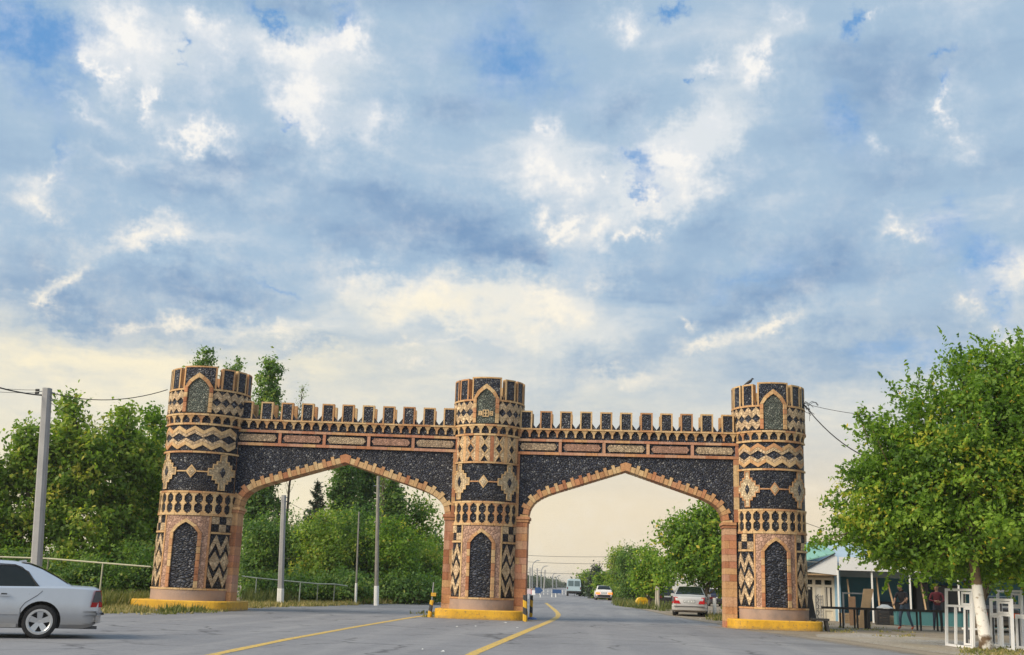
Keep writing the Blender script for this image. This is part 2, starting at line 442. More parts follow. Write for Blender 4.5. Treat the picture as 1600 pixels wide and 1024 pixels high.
M_PLAQ = stone('plaque_chips', [(0.47, 0.37, 0.25), (0.43, 0.33, 0.23)], rub=14.0, mort=(0.13, 0.10, 0.08), wear=0.4)
M_CHIPP = stone('pink_chips', [(0.42, 0.25, 0.185)], rub=18.0, mort=(0.16, 0.10, 0.08), wear=0.2)
M_PINKR = stone('pink_rubble', [(0.45, 0.29, 0.22)], rub=9.0, mort=(0.20, 0.12, 0.09), wear=0.3)
M_DARK = rubble('dark_rubble', [(0.0, (0.016, 0.022, 0.044)), (0.45, (0.036, 0.046, 0.080)), (0.8, (0.080, 0.092, 0.128)), (1.0, (0.24, 0.25, 0.26))], 13.0, (0.012, 0.013, 0.018), 0.5, 1.0, 0.06)
M_DARKL = rubble('dark_ledge_stone', [(0.0, (0.014, 0.019, 0.036)), (0.5, (0.030, 0.039, 0.066)), (1.0, (0.095, 0.105, 0.14))], 6.5, (0.010, 0.011, 0.016), 0.45, 1.0, 0.07, 2.1)
M_GREEN = rubble('grey_green_rubble', [(0.0, (0.07, 0.09, 0.075)), (0.5, (0.14, 0.17, 0.145)), (1.0, (0.24, 0.26, 0.22))], 14.0, (0.04, 0.045, 0.04), 0.7, 0.9, 0.05)
def make_plinth_mat():
    t = NT('plinth_render'); v = t.pos()
    a = t.noise(v, 1.1, 5, 0.6); b = t.noise(v, 24, 4)
    c = t.ramp(a, [(0.3, (0.20, 0.155, 0.14)), (0.5, (0.37, 0.26, 0.21)), (0.7, (0.42, 0.29, 0.225))])
    t.base(t.mix(t.math('MULTIPLY', b, 0.5), c, (0.25, 0.19, 0.16)))
    t.set(Roughness=0.85); t.bump(b, 0.35, 0.01); return t.mat
M_PLINTH = make_plinth_mat()
def make_yellow():
    t = NT('yellow_paint'); v = t.pos()
    a = t.noise(v, 2.2, 6, 0.65); b = t.noise(v, 13, 6, 0.7)
    c = t.mix(a, (0.58, 0.29, 0.012), (0.70, 0.43, 0.03))
    sp = t.n('ShaderNodeSeparateXYZ'); t.l(v, sp.inputs[0])
    c = t.mix(t.math('MULTIPLY', t.ramp(t.noise(v, 4.5, 6, .7), [(.45, (0, 0, 0)), (.7, (1, 1, 1))]), .55), c, (.36, .20, .03))
    splash = t.ramp(t.math('ADD', sp.outputs[2], t.math('MULTIPLY', t.noise(v, 6, 5, .7), .28)), [(.13, (1, 1, 1)), (.26, (0, 0, 0))])
    c = t.mix(t.math('MULTIPLY', splash, .7), c, (.15, .12, .085))
    chip = t.ramp(b, [(0.59, (0, 0, 0)), (0.63, (1, 1, 1))])
    c = t.mix(t.math('MULTIPLY', chip, 0.75), c, (0.16, 0.12, 0.07))
    t.base(c); t.set(Roughness=0.6); t.bump(t.math('SUBTRACT', b, chip), 0.3, 0.01); return t.mat
M_YELLOW = make_yellow()

# ---------------------------------------------------------------- the gate: three towers and two arched walls
gate = tag(empty('monumental_gate', (-4.08, 41.4, 0)), 'long crenellated roadside gate of dark and tan mosaic stone with three round towers', 'gate')
R, RC = 1.25, 1.30
CL, CC = cyl(R), cyl(RC)
SIDE = 1.60                                  # half arc of the shaft that stands free of the walls
PIECES = {}
def piece(key, name, mb, mats):
    PIECES[key] = (name, mb.mesh(name, mats))
def put(key, parent, mw=None):
    n, me = PIECES[key]
    return inst(n, me, parent, mw)
def rot_s(s, rad): return RZ(s / rad)

def frame_pieces(pre, mp, hw_in, hw_out, z0, zj, za_in, za_out, d1, nb, mat_key):
    # bricks of a pointed niche frame: jambs then arch stones; every stone its own piece
    out = []
    zs = lsp(z0, zj, nb)
    for sd in (-1, 1):
        for i in range(nb):
            g = 0.006
            mb = MB(); a, b = sorted((sd * hw_in, sd * hw_out))
            mb.strip(mp, lsp(a, b, 2), zs[i] + g, zs[i + 1] - g, -0.02, d1 + RNG.uniform(-.006, .008))
            out.append(('frame_stone', mb.mesh('frame_stone', M_ORANGE if RNG.random() < .5 else M_BEIGE)))
        inn = [(hw_in, zj), (hw_in * .62, zj + (za_in - zj) * .52), (hw_in * .30, zj + (za_in - zj) * .80), (0, za_in)]
        ou = [(hw_out, zj), (hw_out * .68, zj + (za_out - zj) * .50), (hw_out * .34, zj + (za_out - zj) * .76), (0, za_out)]
        for i in range(3):
            mb = MB(); e = .97
            q = [inn[i], ou[i], ou[i + 1], inn[i + 1]]
            cx = sum(p[0] for p in q) / 4; cz = sum(p[1] for p in q) / 4
            q = [(cx + (p[0] - cx) * e, cz + (p[1] - cz) * e) for p in q]
            f = [Vector(mp(sd * p[0], p[1], d1)) for p in q]; k = [Vector(mp(sd * p[0], p[1], -.02)) for p in q]
            ia = [mb.vert(p) for p in f]; ib = [mb.vert(p) for p in k]
            if sd > 0: ia = ia[::-1]; ib = ib[::-1]
            mb.face(ia[::-1])
            for j in range(4): mb.face((ia[j], ia[(j + 1) % 4], ib[(j + 1) % 4], ib[j]))
            out.append(('arch_stone', mb.mesh('arch_stone', M_BEIGE)))
    return out
def arch_z(s, hw, zj, za): 
    t = abs(s) / hw
    return interp(t, [(0, za), (.30, zj + (za - zj) * .80), (.62, zj + (za - zj) * .52), (1, zj)])

# --- shared pieces ---
b = MB()                                      # the dark shaft, a plain drum behind the ornament
b.lathe([(0, .2), (R, .2), (R, 6.60), (RC - .02, 6.86), (RC, 6.9), (RC, 7.82), (1.06, 7.82), (1.06, 7.6), (0, 7.6)], 72)
SHAFT = b.mesh('tower', M_DARK, True)
for p in SHAFT.polygons: p.use_smooth = True
def ringseg(key, z0, z1, rad, d, mat, ln):
    mb = MB(); mp = cyl(rad); h = ln / 2 - .005
    mb.strip(mp, lsp(-h, h, 4), z0, z1, -.03, d)
    piece(key, 'moulding_stone', mb, mat)
for key, z0, z1, rad, d in (('m0', .69, .75, R, .055), ('m1', 3.27, 3.345, R, .055), ('m2', 4.06, 4.13, R, .055), ('m3', 5.49, 5.555, R, .055),
                            ('m4', 6.50, 6.57, R, .06), ('m5', 6.84, 6.91, RC, .05), ('m6', 7.77, 7.83, RC, .035)):
    ringseg(key, z0, z1, rad, d, M_BEIGE, .40 * rad / R)
mb = MB().strip(CL, lsp(-SIDE - .15, SIDE + .15, 36), .30, .69, -.1, .035); piece('plinth', 'plinth', mb, M_PLINTH)
# lower niche
NS = sorted(set(lsp(-.70, .70, 28) + [0]))
FO, FI = .50, .385
def panel(mb, mp, hs, fo, z0, zj, za, ztop, d):
    L_ = lsp(-hs, -fo, 6)
    mb.strip(mp, L_, z0, ztop, -.02, d); mb.strip(mp, [-x for x in L_[::-1]], z0, ztop, -.02, d)
    S = lsp(-fo, fo, 20)
    mb.strip(mp, S, [arch_z(s, fo, zj, za) for s in S], ztop, -.02, d)
mb = MB(); panel(mb, CL, .70, FO, .75, 2.66, 3.16, 3.26, .028); piece('npanel', 'niche_surround', mb, M_PINKR)
S_ = lsp(-FI, FI, 16)
mb = MB().strip(CL, S_, .76, [arch_z(s, FI, 2.66, 3.03) for s in S_], -.03, .008); piece('ninfill', 'niche_infill', mb, M_DARKL)
LOWFRAME = frame_pieces('n', CL, FI, FO, .76, 2.66, 3.03, 3.16, .06, 8, None)
mb = MB().strip(CL, lsp(-.03, .03, 1), .76, 3.26, -.02, .045); piece('pedge', 'panel_edge', mb, M_BEIGE)
# chequers, zigzags and diamonds beside the niche
mb = MB().strip(CL, lsp(-.128, .128, 2), 2.735, 2.988, -.02, .03); piece('cheq0', 'chequer_stone', mb, M_PALE)
mb = MB().strip(CL, lsp(-.128, .128, 2), 2.998, 3.255, -.02, .03); piece('cheq1', 'chequer_stone', mb, M_PALE)
mb = MB().strip(CL, lsp(-.40, .40, 5), 2.65, 2.72, -.02, .045); piece('mch', 'moulding_stone', mb, M_BEIGE)
def chev(key, name, mp, per, z_hi0, z_hi1, z_lo0, z_lo1, d, mat, e=.004):
    h = per / 2 - e
    S = [-h, -h * .5, 0, h * .5, h]
    f = [1, .5, 0, .5, 1]
    mb = MB().strip(mp, S, [z_lo0 + (z_lo1 - z_lo0) * t for t in f], [z_hi0 + (z_hi1 - z_hi0) * t for t in f], -.02, d)
    piece(key, name, mb, mat)
chev('zu', 'zigzag_stone', CL, .40, 2.615, 2.19, 2.33, 1.905, .032, M_PALE)
chev('zl', 'zigzag_stone', CL, .40, 1.07, 1.495, .785, 1.21, .032, M_PALE)
chev('zd', 'diamond_stone', CL, .40, 2.04, 1.71, 1.36, 1.69, .032, M_PALE)
# baluster frieze
mb = MB()
for w, z0, z1 in ((.125, 3.345, 3.375), (.075, 3.375, 3.43), (.036, 3.43, 3.62), (.06, 3.62, 3.67), (.105, 3.67, 3.73), (.06, 3.73, 3.78), (.036, 3.78, 3.96), (.075, 3.96, 4.015), (.125, 4.015, 4.06)):
    mb.strip(CL, lsp(-w, w, 2), z0, z1, -.02, .04)
piece('bal', 'baluster_stone', mb, M_BEIGE)
# crosses and lozenge
zc = 4.83
mb = MB()
for w, h in ((.115, .64), (.22, .40), (.335, .29), (.48, .135)):
    mb.strip(CL, lsp(-w, w, 4), zc - h, zc + h, -.02, .030 + .001 * (w * 10))
piece('cross', 'cross_motif', mb, M_CHIP)
def edged(key, segs):
    mb = MB()
    for a, b_, z0, z1 in segs: mb.strip(CL, lsp(a, b_, 1), z0, z1, -.02, .052)
    piece(key, 'cross_border', mb, M_BEIGE)
bs = []; wv = .035
stp = [(.48, .135), (.335, .29), (.22, .40), (.115, .64)]
for sx in (-1, 1):
    for sz in (-1, 1):
        px_, pz_ = .43, 0
        for i, (w, h) in enumerate(stp):
            a, b_ = sorted((sx * (w - wv), sx * w)); z0, z1 = sorted((zc + sz * (stp[i - 1][1] if i else 0), zc + sz * h)); bs.append((a, b_, z0, z1))
            wn = stp[i + 1][0] if i < 3 else 0
            a, b_ = sorted((sx * (wn - wv if i < 3 else 0), sx * w)); z0, z1 = sorted((zc + sz * (h - wv), zc + sz * h)); bs.append((a, b_, z0 - .001, z1 + .001))
edged('crossb', bs)
chev('crossd', 'diamond_inset', CL, .20, zc + .19, zc, zc - .19, zc, .056, M_DARK)
chev('loz', 'lozenge_stone', CL, .36, zc + .24, zc, zc - .24, zc, .035, M_BEIGE)
chev('lozi', 'lozenge_centre', CL, .24, zc + .165, zc, zc - .165, zc, .048, M_CHIP)
mb = MB().strip(CL, lsp(-.165, .165, 3), zc - .022, zc + .022, -.02, .03); piece('bar', 'link_bar', mb, M_BEIGE)
# wave band
zw = 6.03; pw = .56
chev('wu', 'wave_stone', CL, pw, zw + .43, zw + .26, zw + .30, zw + .13, .040, M_BEIGE)
chev('wu2', 'wave_stone', CL, pw, zw + .295, zw + .125, zw + .165, zw + .012, .030, M_PALE)
chev('wl', 'wave_stone', CL, pw, zw - .30, zw - .13, zw - .43, zw - .26, .040, M_BEIGE)
chev('wl2', 'wave_stone', CL, pw, zw - .165, zw - .012, zw - .295, zw - .125, .030, M_PALE)
# diamond band (middle tower)
pd = .53; hb = .465; cz = 6.03
mb = MB().strip(CL, lsp(-.065, .065, 1), cz - hb, cz + hb, -.02, .034); piece('dbar', 'band_bar', mb, M_ORANGE)
w0 = pd / 2 - .07
for sgn, key in ((-1, 'dl'), (1, 'dr')):
    mb = MB()
    S = [0.006, .06, .125, .126, w0]
    up = [cz + .27, cz + .36, cz + hb, cz + hb, cz + hb]
    md = [cz + .17, cz + .085, cz, cz, cz]
    a = [sgn * s for s in S]
    if sgn < 0: a = a[::-1]; up = up[::-1]; md = md[::-1]
    mb.strip(CL, a, md, up, -.02, .03)
    mb.strip(CL, a, [2 * cz - u for u in up], [2 * cz - q for q in md], -.02, .03)
    piece(key, 'band_mosaic', mb, M_PALE)
    mb = MB()                                  # narrow border stones of the crossing bands
    for f in (1, -1):
        S2 = [0.006, .135]; t0 = [cz + f * .17, cz + f * 0.0]; t1 = [cz + f * .235, cz + f * .075]
        A2 = [sgn * s for s in S2]; l2, h2 = (t0, t1) if f > 0 else (t1, t0)
        if sgn < 0: A2 = A2[::-1]; l2 = l2[::-1]; h2 = h2[::-1]
        mb.strip(CL, A2, l2, h2, -.02, .042)
        t0 = [cz + f * .27, cz + f * hb]; t1 = [cz + f * .205, cz + f * (hb - .07)]
        S3 = [0.006, .125]; A3 = [sgn * s for s in S3]; l3, h3 = (t1, t0) if f > 0 else (t0, t1)
        if sgn < 0: A3 = A3[::-1]; l3 = l3[::-1]; h3 = h3[::-1]
        mb.strip(CL, A3, l3, h3, -.02, .041)
    piece(key + 'b', 'band_border', mb, M_BEIGE)
# corbels
def corbel(mp):
    mb = MB()
    for w, z0, z1, d in ((.032, 6.58, 6.70, .05), (.046, 6.70, 6.74, .06), (.068, 6.74, 6.785, .07), (.105, 6.785, 6.84, .08)):
        mb.strip(mp, lsp(-w, w, 1), z0, z1, -.06, d)
    return mb
piece('corb', 'corbel_stone', corbel(CL), M_BEIGE)
# crown zigzag
zk = 7.35; pk = .305
chev('ku', 'crown_zigzag_stone', CC, pk, zk + .42, zk + .25, zk + .16, zk + .012, .03, M_PALE)
chev('kl', 'crown_zigzag_stone', CC, pk, zk - .16, zk - .012, zk - .42, zk - .25, .03, M_PALE)
# upper niche
UO, UI = .46, .345
CROWNFRAME = frame_pieces('u', CC, UI, UO, 6.95, 7.86, 8.22, 8.40, .075, 5, None)
S_ = lsp(-UI, UI, 14)
mb = MB().strip(CC, S_, 6.95, [arch_z(s, UI, 7.86, 8.22) for s in S_], -.03, .022); piece('uinfill', 'niche_infill', mb, M_GREEN)
# merlons of the crown: tan stone round a dark face
def merlon(mp, hw, z0, z1, thick, foot=0.0, gap=0.0, n=6):
    mb = MB()
    mb.strip(mp, lsp(-hw, hw, n), z0, z1, -thick, 0.0, 0, True)
    tr = .055
    mb.strip(mp, lsp(-hw + tr, hw - tr, n), z0 + .02, z1 - tr, -.01, .008, 1, False, 1)
    # raised border
    for s0, s1, a, c in ((-hw, -hw + tr, z0, z1), (hw - tr, hw, z0, z1)):
        mb.strip(mp, [s0, s1], a, c, -.01, .022, 0)
    mb.strip(mp, lsp(-hw + tr, hw - tr, n), z1 - tr, z1 - .001, -.01, .0225, 0)
    if foot:                                    # sloped foot in the gap on both sides
        for sg in (-1, 1):
            A = [sg * hw, sg * (hw + gap / 2 - .004)]; h = [z0 + foot, z0 + .03]
            if sg < 0: A = A[::-1]; h = h[::-1]
            mb.strip(mp, A, z0, h, -thick, -.012, 1, True, 0)
    return mb
piece('merB', 'merlon', merlon(CC, .555, 7.83, 8.66, .24, .20, .15, 8), [M_BEIGE, M_DARK])
piece('merS', 'merlon', merlon(CC, .225, 7.83, 8.61, .24, .20, .12, 4), [M_BEIGE, M_DARK])
# yellow painted base, rounded rectangle
def rrect(hx, hy, ex, n=48):
    o = []
    for i in range(n):
        a = 2 * pi * i / n; c, s = cos(a), sin(a)
        o.append((hx * math.copysign(abs(c) ** (2 / ex), c), hy * math.copysign(abs(s) ** (2 / ex), s)))
    return o
mb = MB(); q = rrect(1.63, 1.47, 5)
for i, (x, y) in enumerate(q): pass
ra = [mb.vert((x, y, -.05)) for x, y in q]; rb = [mb.vert((x, y, .30)) for x, y in q]; rc = [mb.vert((x * .985, y * .985, .33)) for x, y in q]
for A_, B_ in ((ra, rb), (rb, rc)):
    for i in range(len(q)): mb.face((A_[i], A_[(i + 1) % len(q)], B_[(i + 1) % len(q)], B_[i]))
mb.face(rc)
piece('ybase', 'painted_base', mb, M_YELLOW)
# carved plaque in the middle tower's upper niche
def plaque(parent):
    zp = 7.30
    segs = [(-.26, -.22, -.07, .07), (-.26, -.13, .05, .08), (-.26, -.13, -.08, -.05), (-.17, -.13, -.08, .08), (-.11, -.08, -.13, .13), (-.11, .11, .10, .13), (-.11, .11, -.13, -.10), (.08, .11, -.13, .13),
            (-.02, .02, -.13, .13), (-.06, .06, -.02, .02), (.13, .17, -.08, .08), (.13, .26, .05, .08), (.13, .26, -.08, -.05), (.22, .26, -.07, .07), (.17, .22, -.02, .02), (-.22, -.17, -.02, .02)]
    mb = MB()
    for a, c, z0, z1 in segs: mb.strip(CC, [a, c], zp + z0, zp + z1, -.01, .05 + RNG.uniform(0, .004))
    mb.obj('carved_plaque', M_BEIGE, parent)

def tower(x, y, kind, label, rz=0.0, fat=1.0):
    t = inst('tower', SHAFT, gate, TR((x + 4.08, y - 41.4, 0)) @ RZ(rz) @ Matrix.Diagonal((fat, fat, 1, 1)))
    t['label'] = label
    put('ybase', t, RZ(-rz)); put('plinth', t)
    def around(key, per, smax, rad, smin=0.0, off=0.0, jit=0.0):
        k = 0
        while True:
            s = off + k * per
            if s > smax: break
            for sg in ((1, -1) if s > 1e-6 else (1,)):
                if s >= smin: put(key, t, rot_s(sg * s, rad))
            k += 1
    for key in ('m0', 'm1', 'm2', 'm3', 'm4'): around(key, .40, SIDE - .1, R, 0, .20)
    around('m5', .40 * RC / R, 2.35, RC, 0, .20 * RC / R); around('m6', .40 * RC / R, 2.45, RC, 0, .675)
    put('npanel', t); put('ninfill', t)
    for n, me in LOWFRAME + CROWNFRAME: inst(n, me, t)
    put('uinfill', t)
    for sg in (-1, 1):
        put('pedge', t, rot_s(sg * .735, R))
        put('mch', t, rot_s(sg * 1.18, R))
        for j in range(3):
            put('cheq%d' % ((j + (sg > 0)) % 2), t, rot_s(sg * (.905 + .27 * j), R))
        for j in range(2):
            for key in ('zu', 'zl', 'zd'): put(key, t, rot_s(sg * (.98 + .40 * j), R))
        put('cross', t, rot_s(sg * .99, R)); put('crossb', t, rot_s(sg * .99, R)); put('crossd', t, rot_s(sg * .99, R))
        put('bar', t, rot_s(sg * .345, R))
    put('loz', t); put('lozi', t)
    around('bal', .322, SIDE - .05, R, 0, .161)
    if kind == 'wave':
        for key in ('wu', 'wu2', 'wl', 'wl2'): around(key, pw, SIDE - .1, R)
    else:
        for key in ('dl', 'dr', 'dlb', 'drb'): around(key, pd, SIDE - .2, R)
        around('dbar', pd, SIDE, R, 0, pd / 2)
    around('corb', .327, SIDE + .1, R, 0, .163)
    for key in ('ku', 'kl'): around(key, pk, 2.5, RC, .5, .61 - pk * 0)
    put('merB', t); put('merB', t, RZ(pi))
    for i in range(5):
        a = radians(41.2 + 24.4 * i)
        put('merS', t, RZ(a)); put('merS', t, RZ(-a))
    return t
TW = [(-14.55, 40.4), (-4.08, 41.4), (6.28, 41.4)]
tL = tower(*TW[0], 'wave', 'leftmost round tower with wavy band under its crown', radians(2.5), 1.12)
tC = tower(*TW[1], 'diamond', 'middle round tower with row of dark diamonds and carved plaque')
tR = tower(*TW[2], 'wave', 'rightmost round tower with wavy band and a bird on its crown')
plaque(tC)

# --- arched walls between the towers ---
def arch_profile(a, zs, za):
    k = a / 3.6
    pts = [(0, za), (2.45 * k, za - .80)]
    c = (2.45 * k, za - .80); x1 = a
    # rounded haunch from the straight flank down to the springing
    P0 = Vector(c); P3 = Vector((a, zs)); P1 = P0 + Vector((.70 * k, -.225)); P2 = Vector((a, zs + .62))
    for i in range(1, 11):
        t = i / 10; pts.append(tuple(P0 * (1 - t) ** 3 + P1 * 3 * t * (1 - t) ** 2 + P2 * 3 * t * t * (1 - t) + P3 * t ** 3))
    return pts
M_WALLTOP = plain('wall_top_mortar', (0.22, 0.18, 0.15), 0.9, var=.3)
def wall(A, B, a, off, label, seed):
    rg = random.Random(seed)
    A = Vector((*A, 0)); B = Vector((*B, 0)); d = B - A; Lw = d.length
    ang = atan2(d.y, d.x); mid = (A + B) / 2
    half = Lw / 2 - 1.12; T = .45
    prof = arch_profile(a, 3.60, 5.46)
    S, lo = [-half, -a], [.25, .25]
    left = [(-x + off * 0, z) for x, z in prof[::-1]]
    for x, z in left: S.append(x); lo.append(z)
    for x, z in prof[1:]: S.append(x); lo.append(z)
    S += [a, half]; lo += [.25, .25]
    mb = MB().strip(flat, S, lo, 6.84, -T, T, 0, True, 0)
    w = mb.obj('arched_wall', [M_DARK], gate, False, TR((mid.x + 4.08, mid.y - 41.4, 0)) @ RZ(ang) @ TR((off, 0, 0)))
    w['label'] = label
    hs = half
    # voussoirs with alternating teeth, through the full depth
    pts = [Vector(p) for p in prof]
    cum = [0.0]
    for p, q in zip(pts, pts[1:]): cum.append(cum[-1] + (q - p).length)
    tot = cum[-1]
    def pt(l):
        l = max(0, min(tot, l))
        for i in range(len(cum) - 1):
            if l <= cum[i + 1] + 1e-9:
                t = (l - cum[i]) / (cum[i + 1] - cum[i]); return pts[i].lerp(pts[i + 1], t), (pts[i + 1] - pts[i]).normalized()
    def nrm(l):
        _, d0 = pt(l - .05); _, d1 = pt(l + .05); dd = (d0 + d1).normalized(); return Vector((-dd.y, dd.x)) * 1.0
    n = 13; step = (tot - .16) / n
    for sg in (-1, 1):
        for i in range(n):
            for k, (u0, u1, h) in enumerate(((0, .60, .175), (.60, 1.0, .275))):
                l0 = .16 + (i + u0) * step; l1 = .16 + (i + u1) * step; g = .006
                p0, _ = pt(l0 + g); p1, _ = pt(l1 - g)
                n0 = nrm(l0 + g); n1 = nrm(l1 - g)
                if n0.y < 0: n0 = -n0
                if n1.y < 0: n1 = -n1
                n0 = Vector((abs(n0.x), n0.y)); n1 = Vector((abs(n1.x), n1.y))
                hh = h + rg.uniform(-.012, .012)
                q = [p0 - n0 * .03, p1 - n1 * .03, p1 + n1 * hh, p0 + n0 * hh]
                f = T + .035 + .012 * k + rg.uniform(-.004, .008)
                P = [(sg * v.x, -f, v.y) for v in q]
                if sg < 0: P = P[::-1]
                MB().poly(P[::-1], (0, 2 * f, 0)).obj('voussoir', M_ORANGE if rg.random() < .35 else M_BEIGE, w)
    kz = 5.46
    f = T + .05
    MB().poly([(-.155, -f, kz - .085), (-.205, -f, kz + .20), (0, -f, kz + .265), (.205, -f, kz + .20), (.155, -f, kz - .085), (0, -f, kz - .03)][::-1], (0, 2 * f, 0)).obj('keystone', M_ORANGE, w)
    # pilasters in courses, capitals
    pw_ = min(.42, hs - a + .06)
    for sg in (-1, 1):
        z = .0; i = 0
        while z < 3.40:
            h = min(rg.uniform(.20, .34), 3.46 - z)
            if 3.46 - z - h < .15: h = 3.46 - z
            cut = [0, pw_] if rg.random() < .45 else [0, pw_ * rg.choice((.38, .5, .62)), pw_]
            for u0, u1 in zip(cut, cut[1:]):
                f = T + .07 + rg.uniform(-.004, .007)
                x0, x1 = sorted((sg * (a - .02 + u0 + .003), sg * (a - .02 + u1 - .003)))
                MB().box(x0, x1, -f, f, z + .004, z + h - .004).obj('pilaster_block', M_ORANGE if rg.random() < .6 else M_PINK, w)
            z += h; i += 1
        for z0, z1, e in ((3.46, 3.56, .035), (3.56, 3.66, .075)):
            x0, x1 = sorted((sg * (a - .02 - e), sg * (a - .02 + pw_)))
            MB().box(x0, x1, -T - .07 - e, T + .07 + e, z0 + .003, z1 - .003).obj('capital_stone', M_ORANGE, w)
        z = 3.67
        while z < 5.90:
            h = min(rg.uniform(.30, .46), 5.925 - z)
            if 5.925 - z - h < .12: h = 5.925 - z
            x0, x1 = sorted((sg * (hs - .17), sg * (hs + .02)))
            MB().box(x0, x1, -T - .06, T - .05, z + .003, z + h - .003).obj('edge_stone', M_ORANGE if rg.random() < .7 else M_BEIGE, w)
            z += h
    # string courses
    for z0, z1, f in ((5.93, 6.03, .07), (6.42, 6.51, .07)):
        x = -hs - .02
        while x < hs:
            l = rg.uniform(.42, .62)
            if hs + .02 - x - l < .25: l = hs + .02 - x
            MB().box(x + .003, x + l - .003, -T - f - rg.uniform(0, .006), T + f, z0, z1).obj('string_course_stone', M_PINK if rg.random() < .6 else M_ORANGE, w)
            x += l
    for i in range(6):
        x = -hs + .04 + (2 * hs - .08) * i / 5
        MB().box(x - .055, x + .055, -T - .06, -T + .05, 6.032, 6.418).obj('panel_divider', M_PINK, w)
    for i in range(5):
        x = -hs + .04 + (2 * hs - .08) * (i + .5) / 5; hw = (2 * hs - .08) / 10 - .11
        o = [(x - hw, 6.225), (x - hw + .09, 6.10), (x + hw - .09, 6.10), (x + hw, 6.225), (x + hw - .09, 6.345), (x - hw + .09, 6.345)]
        MB().poly([(px_, -T - .045, pz_) for px_, pz_ in o][::-1], (0, .08, 0)).obj('plaque_panel', M_CHIPP if i % 2 else M_PLAQ, w)
    # corbels, sill, merlons in two rows
    nc = int(2 * hs / .327)
    me = corbel(lambda s, z, d_: (s, -d_ - T, z)).mesh('corbel_stone', M_BEIGE)
    for i in range(nc):
        inst('corbel_stone', me, w, TR((-hs + 2 * hs * (i + .5) / nc, 0, 0)))
    x = -hs - .02
    while x < hs:
        l = rg.uniform(.5, .75)
        if hs + .02 - x - l < .3: l = hs + .02 - x
        MB().box(x + .003, x + l - .003, -T - .11, -T + .14, 6.842, 6.90).obj('sill_stone', M_BEIGE, w)
        MB().box(x + .003, x + l - .003, T - .14, T + .11, 6.842, 6.90).obj('sill_stone', M_BEIGE, w)
        x += l
    MB().box(-hs, hs, -T + .142, T - .142, 6.80, 6.88).obj('parapet_floor', M_WALLTOP, w)
    nm = 11; per = 2 * hs / nm
    mF = merlon(lambda s, z, d_: (s, -d_ - T - .06, z), .225, 6.90, 7.56, .22, .22, per - .45, 1).mesh('merlon', [M_BEIGE, M_DARK])
    mK = merlon(lambda s, z, d_: (-s, d_ + T + .06, z), .225, 6.90, 7.56, .22, .22, per - .45, 1).mesh('merlon', [M_BEIGE, M_DARK])
    for i in range(nm):
        x = -hs + per * (i + .5)
        inst('merlon', mF, w, TR((x + rg.uniform(-.008, .008), 0, rg.uniform(-.008, .004)))); inst('merlon', mK, w, TR((x, 0, 0)))
    return w
wall(TW[0], TW[1], 3.78, 0.02, 'left pointed arch with crenellated dark stone wall above', 3)
wall(TW[1], TW[2], 3.56, -0.05, 'right pointed arch with crenellated dark stone wall above', 5)

# ---------------------------------------------------------------- ground
def sheet(name, pts, z, mat, kind='structure', sub=0):
    mb = MB(); mb.face([mb.vert((x, y, z)) for x, y in pts])
    o = mb.obj(name, mat); o['kind'] = kind
    return o
def make_dirt():
    t = NT('dusty_ground'); v = t.pos()
    a = t.noise(v, .35, 5); b = t.noise(v, 3.0, 6, .65); c = t.noise(v, 34, 5, .7)
    col = t.ramp(a, [(.35, (.21, .175, .13)), (.6, (.31, .26, .20))])
    col = t.mix(t.ramp(b, [(.45, (0, 0, 0)), (.7, (1, 1, 1))]), col, (.17, .135, .09))
    col = t.mix(t.math('MULTIPLY', t.ramp(c, [(.5, (0, 0, 0)), (.68, (1, 1, 1))]), .6), col, (.40, .36, .31))
    g = t.ramp(t.noise(v, .9, 6, .7), [(.60, (0, 0, 0)), (.70, (1, 1, 1))])
    col = t.mix(t.math('MULTIPLY', g, .5), col, (.10, .12, .045))
    t.base(col); t.set(Roughness=.95, Specular_IOR_Level=.2); t.bump(t.math('ADD', c, b), .6, .03); return t.mat
def make_gravel():
    t = NT('pale_gravel'); v = t.pos()
    a = t.noise(v, .5, 5); c = t.vor(v, 22, 'F1', 'Color'); e = t.vor(v, 22, 'F1', 'Distance')
    g = t.n('ShaderNodeSeparateColor'); t.l(c, g.inputs[0])
    col = t.ramp(g.outputs[0], [(0, (.22, .20, .18)), (.6, (.36, .335, .30)), (1, (.56, .53, .49))])
    col = t.mix(t.ramp(a, [(.4, (0, 0, 0)), (.65, (1, 1, 1))]), col, (.34, .29, .22))
    t.base(col); t.set(Roughness=.95, Specular_IOR_Level=.2)
    t.bump(t.math('SUBTRACT', 1.0, e), .8, .03); return t.mat
